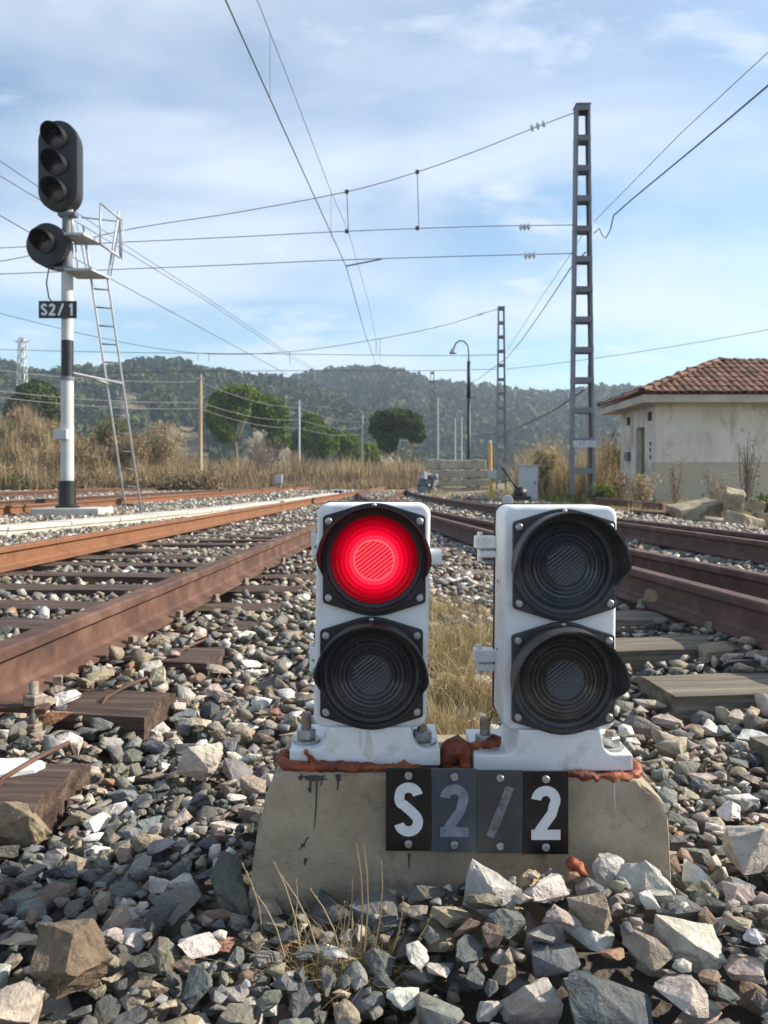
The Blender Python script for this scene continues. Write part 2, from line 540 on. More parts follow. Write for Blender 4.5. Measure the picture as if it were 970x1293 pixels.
M['forest'] = leaf_mat('forest_needles', [(0.024, 0.040, 0.012), (0.045, 0.070, 0.020), (0.085, 0.110, 0.032)], 0.1, 0.02)
M['reed'] = leaf_mat('dry_reed', [(0.26, 0.195, 0.105), (0.38, 0.295, 0.165), (0.49, 0.405, 0.25)], 0.3, 0.35)
M['grass_dry'] = leaf_mat('dry_grass', [(0.26, 0.19, 0.09), (0.42, 0.33, 0.17), (0.55, 0.45, 0.26)], 0.3, 6.0)
M['grass_green'] = leaf_mat('green_grass', [(0.06, 0.085, 0.02), (0.12, 0.15, 0.035), (0.22, 0.23, 0.07)], 0.3, 1.0)
M['scrub_brown'] = leaf_mat('brown_scrub', [(0.15, 0.105, 0.06), (0.26, 0.19, 0.11), (0.38, 0.29, 0.17)], 0.2, 0.6)
M['scrub_olive'] = leaf_mat('olive_scrub', [(0.075, 0.080, 0.026), (0.155, 0.155, 0.052), (0.25, 0.235, 0.09)], 0.2, 0.6)
M['twig'] = leaf_mat('bare_twigs', [(0.17, 0.13, 0.10), (0.25, 0.20, 0.16), (0.34, 0.29, 0.24)], 0.0, 0.6)


def tile_mat():
    m = surf('roof_tile', [(0.13, 0.065, 0.042), (0.23, 0.115, 0.075), (0.30, 0.19, 0.13)], scale=1.6, rough=0.9, bump=0.3, bscale=25, dist=0.01, lo=0.3, hi=0.7,
             spots=[((0.12, 0.075, 0.05), 5, 0.56, 0.14), ((0.42, 0.36, 0.27), 7, 0.64, 0.1)])
    t = m.node_tree
    b = t.nodes['Principled BSDF']
    src = b.inputs['Base Color'].links[0].from_socket
    oi = nn(t, 'ShaderNodeObjectInfo')
    k = math_node(t, 'MULTIPLY_ADD', oi.outputs['Random'], 0.75, 0.6)
    mx = nn(t, 'ShaderNodeMix', data_type='RGBA', blend_type='MULTIPLY')
    mx.inputs['Factor'].default_value = 1
    t.links.new(src, mx.inputs['A'])
    t.links.new(k, mx.inputs['B'])
    t.links.new(mx.outputs['Result'], b.inputs['Base Color'])
    return m


M['tile'] = tile_mat()


def glass_dark(name, tint):
    m, t, b = mat_new(name)
    b.inputs['Base Color'].default_value = (*tint, 1)
    b.inputs['Roughness'].default_value = 0.2
    b.inputs['Specular IOR Level'].default_value = 0.6
    L = t.links
    tc = nn(t, 'ShaderNodeTexCoord')
    no = nn(t, 'ShaderNodeTexNoise')
    no.inputs['Scale'].default_value = 30
    no.inputs['Detail'].default_value = 8
    L.new(tc.outputs['Object'], no.inputs['Vector'])
    rr = math_node(t, 'MULTIPLY_ADD', no.outputs[0], 0.5, 0.02, clamp=True)
    L.new(rr, b.inputs['Roughness'])
    return m


def red_glass(name, col_, strength):
    m, t, b = mat_new(name)
    b.inputs['Base Color'].default_value = (0.30, 0.004, 0.012, 1)
    b.inputs['Roughness'].default_value = 0.22
    b.inputs['Emission Color'].default_value = (*col_, 1)
    b.inputs['Emission Strength'].default_value = strength
    return m


M['lens_blue'] = glass_dark('lens_glass_blue', (0.045, 0.053, 0.066))
M['lens_grey'] = glass_dark('lens_glass_grey', (0.048, 0.048, 0.052))
M['lens_brown'] = glass_dark('lens_glass_brown', (0.056, 0.048, 0.043))
M['lens_far'] = glass_dark('lens_glass_far', (0.045, 0.03, 0.034))
M['red_core'] = red_glass('red_lens_core', (1.0, 0.075, 0.10), 0.85)
M['red_ring'] = M['red_core']
M['red_back'] = red_glass('red_lens_back', (0.5, 0.0, 0.012), 0.22)
for i_, (c_, s_) in enumerate((((1, 0.0, 0.022), .085), ((1, 0.0, 0.026), .19), ((1, 0.001, 0.030), .36), ((1, 0.003, 0.036), .58), ((1, 0.020, 0.055), .95))):
    M['red_ring%d' % i_] = red_glass('red_lens_ring_%d' % i_, c_, s_)
M['red_rim'] = red_glass('red_lens_rim', (1.0, 0.09, 0.10), 1.0)
M['red_core_dim'] = red_glass('red_lens_core_dim', (1.0, 0.006, 0.035), .42)
M['lens_core'] = glass_dark('lens_glass_core', (0.17, 0.18, 0.20))  # paler than the rings: grey-blue reflection painted into the glass colour
M['lens_core_dim'] = glass_dark('lens_glass_core_dim', (0.05, 0.052, 0.058))  # darker copy for every other rib, facet shade put into the colour

# ------------------------------------------------------------------ the lie of the land
def C1(d): return -2.10 + 0.065 * d                       # centre line of the left track
def C2(d):                                                # right-hand track running into the left one
    lin = 2.705 - 0.124 * d
    if d < 14: return lin
    s = min(1.0, (d - 14) / 22.8)
    return C1(d) + 2.15 * (1 - s) ** 2
def C3(d): return C2(d) + max(0.0, 0.62 - 0.028 * d)      # turnout leaving the right-hand track
def C4(d): return -8.25 + 0.065 * d                       # track behind the signal mast
def C5(d): return -15.2 + 0.075 * d


RAILTOP = 0.19
BX0, BX1, BY0, BY1 = -0.235, 0.475, 1.28, 1.52            # footprint of the plinth


def gz(x, y):
    """ballast surface (numpy arrays welcome)"""
    x = np.asarray(x, float); y = np.asarray(y, float)
    c1 = -2.10 + 0.065 * y
    c2 = 2.705 - 0.124 * y
    lo = np.where(x > 0.5, -0.058, -0.075) + 0.055 * np.clip((y - np.where(x > 0.5, 3.3, 2.1)) / 1.2, 0, 1)
    z = np.zeros(np.broadcast(x, y).shape) + lo
    for c, h in ((c1, 1.02), (c2 + 0.3, 1.25)):
        t = np.clip(1 - (np.abs(x - c) - h) / 0.38, 0, 1)
        z = np.maximum(z, lo + (-0.008 - lo) * t * t * (3 - 2 * t))
    z = z - 0.020 * np.clip((0.86 - np.abs(x - c1)) / 0.12, 0, 1) * np.clip((y - 2.6) / 0.8, 0, 1)
    z = z + 0.014 * np.sin(2.1 * x + 1.3) * np.sin(1.7 * y) + 0.010 * np.sin(5.3 * x - 2.2 * y)
    z = z + 0.095 * np.exp(-((x - 0.27) / 0.26) ** 2 - ((y - 1.16) / 0.13) ** 2)
    z = z + 0.020 * np.exp(-((x + 0.45) / 0.30) ** 2 - ((y - 1.05) / 0.15) ** 2)
    z = z + 0.03 * np.clip((y - 7) / 8, 0, 1)
    return z


def build_ground():
    # open ground out to the horizon
    mb = MB()
    rs = [0.0, 5, 12, 25, 45, 70, 110, 180, 300, 500, 900, 1600, 3000]
    n = 64
    vv = [(0, 0, -0.16)]
    for r in rs[1:]:
        for k in range(n):
            a = 2 * math.pi * k / n
            vv.append((r * math.sin(a), r * math.cos(a), -0.16 + (0.12 if r > 40 else 0) + 0.05 * math.sin(a * 9 + r)))
    ff = [(0, 1 + (k + 1) % n, 1 + k) for k in range(n)]
    for i in range(len(rs) - 2):
        for k in range(n):
            a, b2 = 1 + i * n + k, 1 + i * n + (k + 1) % n
            ff.append((a, b2, b2 + n, a + n))
    mb.add(vv, ff)
    tag(mb.build('ground', M['soil']), kind='structure')
    # ballast bed of the station tracks
    ys = np.concatenate([np.arange(-2.5, 4, 0.05), np.arange(4, 12, 0.2), np.arange(12, 75, 1.5)])
    nx = 220
    V, Fc = [], []
    for y in ys:
        x0, x1 = -5.0 - 0.42 * max(y, 0), 4.2 + 0.02 * y
        if y > 9: x1 = 5.3 - 0.04 * y
        u = np.linspace(0, 1, nx)
        xs = x0 + (x1 - x0) * u
        zz = gz(xs, y) - (0.065 if y < 7 else 0.02)
        edge = np.clip(np.minimum(u, 1 - u) / 0.03, 0, 1)
        zz = -0.22 + (zz + 0.22) * edge
        V.append(np.stack([xs, np.full(nx, y), zz], 1))
    V = np.concatenate(V)
    i = np.arange(len(ys) - 1)[:, None] * nx + np.arange(nx - 1)[None, :]
    Fc = np.stack([i, i + 1, i + nx + 1, i + nx], -1).reshape(-1, 4)
    o = mesh_np('ballast_bed', V, Fc, M['ballast_soil'])
    o.data.polygons.foreach_set('use_smooth', [True] * len(o.data.polygons))
    return tag(o, kind='structure')


BED = build_ground()

# ------------------------------------------------------------------ tracks
RAIL_PROF = [(-0.070, 0), (0.070, 0), (0.070, 0.010), (0.020, 0.026), (0.009, 0.040), (0.009, 0.108), (0.014, 0.118),
             (0.036, 0.126), (0.036, 0.152), (0.030, 0.160), (-0.030, 0.160), (-0.036, 0.152), (-0.036, 0.126),
             (-0.014, 0.118), (-0.009, 0.108), (-0.009, 0.040), (-0.020, 0.026), (-0.070, 0.010)]


def rail(parent, fx, d0, d1, mat, step=1.0, name='rail', z0=0.03):
    ds = list(np.arange(d0, min(d1, 30), step)) + list(np.arange(min(d1, 30), d1 + 0.01, 3.0))
    mb = MB()
    n = len(RAIL_PROF)
    vv = []
    for d in ds:
        x = fx(d)
        sl = (fx(d + 0.2) - fx(d - 0.2)) / 0.4
        nx_, ny_ = 1 / math.hypot(1, sl), -sl / math.hypot(1, sl)
        for (u, h) in RAIL_PROF:
            vv.append((x + nx_ * u, d + ny_ * u, z0 + h))
    ff = []
    for i in range(len(ds) - 1):
        for k in range(n):
            a, b2 = i * n + k, i * n + (k + 1) % n
            ff.append((a, b2, b2 + n, a + n))
    ff.append(tuple(range(n)))
    ff.append(tuple((len(ds) - 1) * n + k for k in range(n))[::-1])
    mb.add(vv, ff)
    return mb.build(name, mat, parent)


def sleeper_mesh(length, seed, wdt=0.25, thick=0.15):
    """rough-sawn timber with split ends and a worn top; x is its length"""
    rr = random.Random(seed)
    nu, nw = 13, 5
    bm = bmesh.new()
    grid = {}
    for i in range(nu):
        for j in range(nw):
            u = -length / 2 + length * i / (nu - 1) + (rr.uniform(-0.012, 0.012) if i in (0, nu - 1) else 0)
            v = -wdt / 2 + wdt * j / (nw - 1) + (rr.uniform(-0.006, 0.006) if j in (0, nw - 1) else 0)
            z = rr.uniform(-0.007, 0.003) - (0.008 if j in (0, nw - 1) else 0)
            grid[i, j] = (bm.verts.new((u, v, z)), bm.verts.new((u * 0.997, v, -thick)))
    for i in range(nu - 1):
        for j in range(nw - 1):
            bm.faces.new([grid[i, j][0], grid[i + 1, j][0], grid[i + 1, j + 1][0], grid[i, j + 1][0]])
    rim = [(i, 0) for i in range(nu)] + [(nu - 1, j) for j in range(1, nw)] + [(i, nw - 1) for i in range(nu - 2, -1, -1)] + [(0, j) for j in range(nw - 2, 0, -1)]
    for a, b2 in zip(rim, rim[1:] + rim[:1]):
        bm.faces.new([grid[a][0], grid[a][1], grid[b2][1], grid[b2][0]])
    bmesh.ops.recalc_face_normals(bm, faces=bm.faces)
    me = bpy.data.meshes.new('sleeper')
    bm.to_mesh(me)
    bm.free()
    return me


SLEEPERS = []        # (cx, cy, half length, half width, slope) for keeping stones off


def sleepers(parent, fc, d0, d1, length, mat, off=0.0, step=0.6, top=0.022):
    protos = []
    for s in range(4):
        me = sleeper_mesh(length, hash((length, s)) % 1000)
        me.materials.append(mat)
        protos.append(me)
    base = origin_of(parent)
    out = []
    d = d0
    k = 0
    while d < d1:
        sl = (fc(d + 0.3) - fc(d - 0.3)) / 0.6
        o = bpy.data.objects.new('sleeper', protos[k % 4])
        col.objects.link(o)
        o.parent = parent
        dz = random.uniform(-0.008, 0.006)
        o.location = Vector((fc(d) + off, d + random.uniform(-0.03, 0.03), top + dz)) - base
        o.rotation_euler = (0, 0, -math.atan(sl) + random.uniform(-0.02, 0.02) + (math.pi if k % 2 else 0))
        SLEEPERS.append((fc(d) + off, o.location.y + base.y, length / 2, 0.125, -sl, top))
        out.append(o)
        d += step * random.uniform(0.95, 1.05)
        k += 1
    return out


def rail_bolt(parent, x, y, z, s=1.0, mat=None):
    """coach screw: square head on a round collar"""
    mb = MB()
    mb.lathe([(0.022 * s, 0), (0.022 * s, 0.008 * s), (0.016 * s, 0.012 * s), (0.012 * s, 0.013 * s)], lambda a, b2, h: (x + a, y + b2, z + h), n=10)
    mb.box((x, y, z + 0.022 * s), (0.024 * s, 0.024 * s, 0.026 * s), (0, 0, 0.4))
    return mb.build('coach_screw', mat or M['zinc_rust'], parent)


def add_bolts(fr_list, sl_objs, dmax):
    for o in sl_objs:
        b = origin_of(o)
        if b.y > dmax or b.y < 0.9: continue
        for fx in fr_list:
            for s in (-1, 1):
                x = fx(b.y) + s * 0.088
                me_parent = o
                mb = MB()
                hz = 0.004
                mb.lathe([(0.024, 0), (0.024, 0.008), (0.016, 0.013), (0.012, 0.014)], lambda p, q, h: (x + p, b.y + q, b.z + hz + h), n=10)
                mb.box((x, b.y, b.z + hz + 0.026), (0.024, 0.024, 0.028), (0, 0, random.uniform(0, 1.5)))
                # rotate back into the sleeper's own frame
                a = -o.rotation_euler.z
                ca, sa = math.cos(a), math.sin(a)
                mb.v = [(b.x + (p[0] - b.x) * ca - (p[1] - b.y) * sa, b.y + (p[0] - b.x) * sa + (p[1] - b.y) * ca, p[2]) for p in mb.v]
                mb.build('coach_screw', M['zinc_rust'], o)


G = 0.8725
T1 = empty('railway_track', (C1(0), 0, 0), 'orange rusty railway track on dark timber sleepers, between the dwarf signals and the cable trough', 'railway track')
rail(T1, lambda d: C1(d) + G, -1.5, 95, M['rust_brown'])
rail(T1, lambda d: C1(d) - G, -1.5, 95, M['rust_orange'])
s1 = sleepers(T1, C1, 0.62, 32, 2.60, M['wood_dark'])
add_bolts([lambda d: C1(d) + G], s1, 6.5)
add_bolts([lambda d: C1(d) - G], s1, 5.0)
T2 = empty('railway_track', (C2(0), 0, 0), 'dark brown railway track on weathered grey sleepers, converging from the right beside the dwarf signals', 'railway track')
rail(T2, lambda d: C2(d) - G, -1.5, 36, M['rust_dark'])
rail(T2, lambda d: C2(d) + G, -1.5, 36, M['rust_dark'])
s2 = sleepers(T2, C2, 0.86, 24, 3.35, M['wood_grey'], off=0.14)
add_bolts([lambda d: C2(d) - G], s2, 6.0)
T3 = empty('turnout_track', (C3(0), 0, 0), 'dark brown turnout rails leaving the right-hand track towards the house', 'turnout rails')
rail(T3, lambda d: C3(d) - G, -1.5, 21, M['rust_dark'])
rail(T3, lambda d: C3(d) + G, -1.5, 21, M['rust_dark'])
T4 = empty('railway_track', (C4(0), 0, 0), 'rusty railway track just behind the tall signal mast', 'railway track')
rail(T4, lambda d: C4(d) + G, 2, 95, M['rust_orange'])
rail(T4, lambda d: C4(d) - G, 2, 95, M['rust_brown'])
sleepers(T4, C4, 12, 34, 2.6, M['wood_dark'])
T5 = empty('railway_track', (C5(0), 0, 0), 'farthest rusty railway track, along the foot of the brown scrub bank', 'railway track')
rail(T5, lambda d: C5(d) + G, 10, 110, M['rust_brown'])
rail(T5, lambda d: C5(d) - G, 10, 110, M['rust_orange'])

# rusty anti-split irons lying over the sleeper ends beside the left track
for o in s1:
    b = origin_of(o)
    if 1.2 < b.y < 3.6:
        e = b.x + 1.30
        mb = MB()
        x = e - 0.10 - random.uniform(0, 0.04)
        zz = b.z + 0.006
        mb.tube([(x - 0.03, b.y - 0.150, b.z - 0.07), (x - 0.028, b.y - 0.140, zz - 0.02), (x - 0.02, b.y - 0.115, zz + 0.004), (x, b.y, zz + 0.006), (x + 0.03, b.y + 0.11, zz + 0.005), (x + 0.034, b.y + 0.14, zz - 0.04)], 0.0055, n=6)
        a = -o.rotation_euler.z
        ca, sa = math.cos(a), math.sin(a)
        mb.v = [(b.x + (p[0] - b.x) * ca - (p[1] - b.y) * sa, b.y + (p[0] - b.x) * sa + (p[1] - b.y) * ca, p[2]) for p in mb.v]
        mb.build('end_iron', M['rust_brown'], o, smooth=True)

near_s = min(s1, key=lambda o: abs(origin_of(o).y - 1.80))
bq = origin_of(near_s)
rr_ = random.Random(5)
poly = [(bq.x + 1.12 + 0.10 * math.cos(2 * math.pi * q / 20) * rr_.uniform(.75, 1.15), bq.y + 0.065 + 0.055 * math.sin(2 * math.pi * q / 20) * rr_.uniform(.7, 1.15)) for q in range(20)]
MB().prism(poly, lambda a, b, w_: (a, b, w_), bq.z - 0.006, bq.z + 0.007).build('paint_splash', M['white'], near_s)

# threaded rail clamp standing by the near sleeper
cl = empty('rail_clamp', at(42, 905, 2.05), 'grey bolted rail clamp standing by the rusty rail, left edge', 'clamp')
cb = origin_of(cl)
mb = MB(); mb.tube([cb + Vector((0, 0, -0.09)), cb + Vector((0.002, 0, 0.09))], 0.012, n=10); mb.build('threaded_rod', M['zinc_rust'], cl, smooth=True)
for z, s in ((0.045, 1.0), (-0.03, 0.9)):
    mb = MB(); mb.lathe([(0.024 * s, -0.014), (0.027 * s, -0.010), (0.027 * s, 0.010), (0.024 * s, 0.014)], lambda p, q, h: cb + Vector((p, q, z + h)), n=6, close=True); mb.build('nut', M['zinc_rust'], cl)
mb = MB(); mb.box(cb + Vector((-0.045, 0.01, 0.022)), (0.15, 0.06, 0.014), (0, 0.1, 0.2)); mb.build('clamp_plate', M['rust_brown'], cl, bevel=0.003)

# ------------------------------------------------------------------ ballast stones
def hull_stone(seed, npts, bevel, subd=False, power=3.2):
    rr = np.random.default_rng(seed)
    d = rr.normal(size=(npts, 3))
    d /= np.linalg.norm(d, axis=1)[:, None]
    n4 = (np.abs(d) ** power).sum(1) ** (-1 / power)
    p = d * n4[:, None] * rr.uniform(0.80, 1.05, (npts, 1))
    p /= np.abs(p).max(0)
    bm = bmesh.new()
    for q in p: bm.verts.new(q)
    res = bmesh.ops.convex_hull(bm, input=bm.verts)
    bmesh.ops.delete(bm, geom=[g for g in res['geom_interior'] if isinstance(g, bmesh.types.BMVert)], context='VERTS')
    loose = [v for v in bm.verts if not v.link_faces]
    bmesh.ops.delete(bm, geom=loose, context='VERTS')
    bmesh.ops.dissolve_limit(bm, angle_limit=R(14), verts=bm.verts, edges=bm.edges)
    if bevel:
        bmesh.ops.bevel(bm, geom=list(bm.edges), offset=bevel, segments=1, affect='EDGES', clamp_overlap=True)
    bmesh.ops.triangulate(bm, faces=bm.faces)
    if subd:
        for _ in range(2):
            bmesh.ops.subdivide_edges(bm, edges=[e for e in bm.edges if e.calc_length() > 0.30], cuts=1, use_grid_fill=True)
            bmesh.ops.triangulate(bm, faces=bm.faces)
        off = Vector((seed * 3.7, seed * 1.3, 0))
        for v in bm.verts:
            v.co *= 1 + 0.09 * noise.noise(v.co * 1.7 + off) + 0.07 * noise.noise(v.co * 4.2 + off) + 0.04 * noise.noise(v.co * 9 + off)
    bmesh.ops.recalc_face_normals(bm, faces=bm.faces)
    bm.verts.index_update()
    V = np.array([v.co[:] for v in bm.verts])
    T = np.array([[v.index for v in f.verts] for f in bm.faces])
    me = bpy.data.meshes.new('stone')
    bm.to_mesh(me)
    bm.free()
    return V, T, me


FINE = [hull_stone(100 + i, 11 + i % 8, 0.025, True, 4.5) for i in range(36)]
MID = [hull_stone(200 + i, 9 + i % 5, 0.03, False, 4.0) for i in range(24)]
LOW = [hull_stone(300 + i, 8 + i % 3, 0.0) for i in range(14)]
for V_, T_, me in FINE: me.materials.append(M['stone_o'])

PAL = np.array([(.078, .082, .080), (.112, .120, .119), (.150, .160, .162), (.175, .172, .145), (.245, .242, .225), (.215, .195, .155), (.30, .25, .175), (.38, .32, .235),
                (.225, .155, .115), (.29, .155, .10), (.46, .375, .325), (.55, .50, .43), (.66, .635, .59)])
W_GREY = np.array([11, 12, 11, 13, 11, 13, 10, 6, 4, 1, 5, 6, 7.])
W_TAN = np.array([3, 5, 7, 11, 11, 14, 12, 11, 6, 2, 10, 11, 11.])
W_PALE = np.array([10, 11, 9, 9, 8, 8, 7, 7, 5, 3, 8, 9, 9.])


def pick_cols(x, y):
    n = len(x)
    out = np.zeros((n, 3))
    nz = np.sin(3.1 * x + 1.7 * y) * np.sin(2.3 * y - 1.1 * x)
    for i in range(n):
        if y[i] < 1.5 and x[i] > 0.05: wt = W_PALE
        elif y[i] > 1.5 and nz[i] > -0.6: wt = W_TAN
        else: wt = W_GREY
        out[i] = PAL[rng.choice(len(PAL), p=wt / wt.sum())]
    return out * rng.uniform(0.82, 1.2, (n, 1)) * rng.uniform(0.95, 1.05, (n, 3))


def rot_batch(rx, ry, rz):
    cx, sx, cy_, sy, cz, sz = np.cos(rx), np.sin(rx), np.cos(ry), np.sin(ry), np.cos(rz), np.sin(rz)
    m = np.empty((len(rx), 3, 3))
    m[:, 0, 0] = cz * cy_; m[:, 0, 1] = cz * sy * sx - sz * cx; m[:, 0, 2] = cz * sy * cx + sz * sx
    m[:, 1, 0] = sz * cy_; m[:, 1, 1] = sz * sy * sx + cz * cx; m[:, 1, 2] = sz * sy * cx - cz * sx
    m[:, 2, 0] = -sy; m[:, 2, 1] = cy_ * sx; m[:, 2, 2] = cy_ * cx
    return m


def mass(name, protos, pos, scl, rot, cols, mat, parent):
    """many stones as one mesh"""
    n = len(pos)
    which = rng.integers(0, len(protos), n)
    RM = rot_batch(rot[:, 0], rot[:, 1], rot[:, 2])
    Vs, Fs, Cs, base = [], [], [], 0
    for k, (V, T, _) in enumerate(protos):
        idx = np.nonzero(which == k)[0]
        if not len(idx): continue
        P = V[None] * scl[idx][:, None, :]
        P = np.einsum('nij,nvj->nvi', RM[idx], P) + pos[idx][:, None, :]
        Fk = T[None] + (np.arange(len(idx)) * len(V))[:, None, None] + base
        Vs.append(P.reshape(-1, 3)); Fs.append(Fk.reshape(-1, 3))
        Cs.append(np.repeat(cols[idx], len(T), 0))
        base += len(idx) * len(V)
    o = mesh_np(name, np.concatenate(Vs), np.concatenate(Fs), mat, parent, np.concatenate(Cs))
    return tag(o, kind='stuff')


def single(name, me, pos, scl, rot, colr, parent=None):
    o = bpy.data.objects.new(name, me)
    col.objects.link(o)
    o.parent = parent
    o.location = pos
    o.scale = scl
    o.rotation_euler = rot
    o.color = (*colr, 1)
    return o


# --- heap the near stones up on a height map so that they lie on one another
X0, X1, Y0, Y1, CS = -3.6, 3.4, 0.72, 7.0, 0.008
NX, NY = int((X1 - X0) / CS), int((Y1 - Y0) / CS)
gxs = X0 + (np.arange(NX) + 0.5) * CS
gys = Y0 + (np.arange(NY) + 0.5) * CS
GX, GY = np.meshgrid(gxs, gys, indexing='ij')
SURF = gz(GX, GY)
H = SURF - 0.045
for (sx, sy, hl, hw, sl, top) in SLEEPERS:
    if sy > 7.6: continue
    u = (GX - sx) + (GY - sy) * sl
    v = (GY - sy) - (GX - sx) * sl
    H = np.where((np.abs(u) < hl + 0.01) & (np.abs(v) < hw + 0.008), np.maximum(H, top), H)
for fx in (lambda d: -2.10 + 0.065 * d + G, lambda d: -2.10 + 0.065 * d - G, lambda d: 2.705 - 0.124 * d - G, lambda d: 2.705 - 0.124 * d + G,
           lambda d: 2.705 - 0.124 * d + 0.62 - 0.028 * d - G, lambda d: 2.705 - 0.124 * d + 0.62 - 0.028 * d + G):
    H = np.where(np.abs(GX - fx(GY)) < 0.072, 0.5, H)
H = np.where((GX > BX0) & (GX < BX1) & (GY > BY0) & (GY < BY1), 0.5, H)


def patch(x, y, a, b, yaw):
    r = max(a, b)
    i0, i1 = max(int((x - r - X0) / CS), 0), min(int((x + r - X0) / CS) + 1, NX)
    j0, j1 = max(int((y - r - Y0) / CS), 0), min(int((y + r - Y0) / CS) + 1, NY)
    if i1 - i0 < 2 or j1 - j0 < 2: return None
    dx = (gxs[i0:i1] - x)[:, None]; dy = (gys[j0:j1] - y)[None, :]
    c, s = math.cos(yaw), math.sin(yaw)
    u = (c * dx + s * dy) / a; v = (-s * dx + c * dy) / b
    q = 1 - u ** 4 - v ** 4
    msk = q > 0
    if not msk.any(): return None
    return (i0, i1, j0, j1), msk, np.sqrt(np.sqrt(np.where(msk, q, 0)))


def settle(x, y, a, b, c, yaw, pct=86):
    p = patch(x, y, a, b, yaw)
    if p is None: return None
    (i0, i1, j0, j1), msk, prof = p
    hs = (H[i0:i1, j0:j1] + c * prof)[msk]
    k = int(len(hs) * pct / 100)
    return np.partition(hs, min(k, len(hs) - 1))[min(k, len(hs) - 1)], p


def commit(z, c, p):
    (i0, i1, j0, j1), msk, prof = p
    H[i0:i1, j0:j1] = np.where(msk, np.maximum(H[i0:i1, j0:j1], z + 0.93 * c * prof), H[i0:i1, j0:j1])


# stones one would remember: (pixel x, y, distance, half sizes, turn, colour, label)
KEY = [
    (84, 1212, 1.04, (.052, .044, .050), (.25, .3, .5), (.17, .125, .085), 'big brown blocky stone with a flat face, bottom left corner'),
    (8, 1272, .985, (.050, .045, .036), (.1, .2, 1.2), (.46, .39, .32), 'pinkish cream stone cut by the bottom left corner'),
    (618, 1128, 1.21, (.050, .032, .034), (.2, .5, -.4), (.50, .49, .46), 'large white stone leaning on the plinth below the number sign'),
    (665, 1127, 1.22, (.024, .024, .030), (.1, .1, .3), (.44, .34, .19), 'small ochre stone upright against the plinth'),
    (866, 1190, 1.10, (.055, .032, .030), (.1, .35, -.5), (.60, .57, .48), 'smooth cream wedge-shaped stone on the right foreground ballast'),
    (950, 1070, 1.33, (.052, .048, .042), (.1, .2, .8), (.40, .37, .33), 'large speckled granite stone at the right edge'),
    (768, 1268, 1.01, (.066, .045, .034), (.2, .2, .1), (.085, .100, .110), 'biggest dark slate slab at the bottom edge'),
    (672, 1275, 1.01, (.040, .030, .036), (.1, .3, .2), (.42, .40, .36), 'pale grey stone at the bottom edge left of the dark slab'),
    (812, 1115, 1.22, (.048, .022, .034), (.3, .7, .3), (.55, .53, .48), 'white tilted stone leaning at the right foot of the plinth'),
    (760, 1100, 1.24, (.036, .028, .034), (.3, .2, .9), (.52, .50, .47), 'white stone with the red sealant lump beside it'),
    (395, 1045, 1.52, (.125, .055, .030), (.05, .1, .06), (.25, .22, .15), 'long tan slab lying left of the plinth'),
    (30, 1045, 1.56, (.062, .055, .042), (.1, .2, .4), (.24, .19, .12), 'tan boulder below the near timber sleeper at the left edge'),
    (290, 1118, 1.30, (.030, .070, .022), (.5, .3, .7), (.105, .115, .095), 'long dark stone tilted against the left side of the plinth'),
    (690, 1190, 1.13, (.034, .030, .034), (.4, .3, .7), (.46, .43, .41), 'pale upright wedge stone in the middle of the foreground'),
    (255, 965, 1.83, (.052, .04, .045), (.3, .3, .5), (.53, .46, .37), 'cream stone standing out among grey ones left of the plinth'),
    (830, 760, 3.9, (.095, .07, .06), (.2, .1, .5), (.28, .21, .13), 'tan lump of stone between the right-hand sleepers'),
    (905, 825, 2.95, (.075, .055, .05), (.1, .1, .2), (.26, .20, .13), 'tan boulder by the dark rail at the right edge'),
]
placed = []      # x, y, z, a, b, c, rx, ry, rz
for k, (px, py, d, (a, b, c), (rx, ry, rz), colr, lab) in enumerate(KEY):
    x = (px - 485) / F * d
    z = CAMZ - (py - HOR) / F * d
    r = settle(x, d, a, b, c, rz, 70)
    if r: commit(max(z, r[0] if r[0] < 0.3 else z), c, r[1])
    o = single('large_stone', FINE[(k * 7 + 10) % len(FINE)][2], (x, d, z), (a, b, c), (rx, ry, rz), colr)
    tag(o, lab, 'stone', 'large stones on the ballast')


def heap(n, y0, y1, smin, smax, tries, cap):
    got = 0
    for _ in range(n):
        y = None
        s = smin * (smax / smin) ** (rng.random() ** 1.45)
        a = s * rng.uniform(0.85, 1.35); b = s * rng.uniform(0.6, 1.0); c = s * rng.uniform(0.32, 0.74)
        yaw = rng.uniform(0, 6.28)
        best = None
        for _t in range(tries):
            yy = rng.uniform(y0, y1)
            hw = 0.5 * yy + 0.45
            xx = rng.uniform(-hw, hw)
            r = settle(xx, yy, a, b, c, yaw)
            if r is None or r[0] > 0.28: continue
            i, j = int((xx - X0) / CS), int((yy - Y0) / CS)
            if not (0 <= i < NX and 0 <= j < NY): continue
            key = r[0] - SURF[i, j]
            if best is None or key < best[0]: best = (key, xx, yy, r)
        if best is None or best[0] > cap: continue
        _, xx, yy, (z, p) = best
        commit(z, c, p)
        placed.append((xx, yy, z, a, b, c, rng.normal(0, 0.22), rng.normal(0, 0.22), yaw))
        got += 1
    return got


n1 = heap(5600, 0.74, 2.0, 0.018, 0.042, 4, 0.045)
n1b = heap(11000, 0.74, 2.0, 0.009, 0.020, 3, 0.045)
n2 = heap(5000, 1.9, 3.6, 0.021, 0.048, 4, 0.04)
n2b = heap(5000, 1.9, 3.6, 0.011, 0.022, 3, 0.025)
n3 = heap(10500, 3.5, 6.95, 0.021, 0.046, 3, 0.035)
print('stones', n1, n1b, n2, n2b, n3)
P = np.array(placed)
cols_p = pick_cols(P[:, 0], P[:, 1])
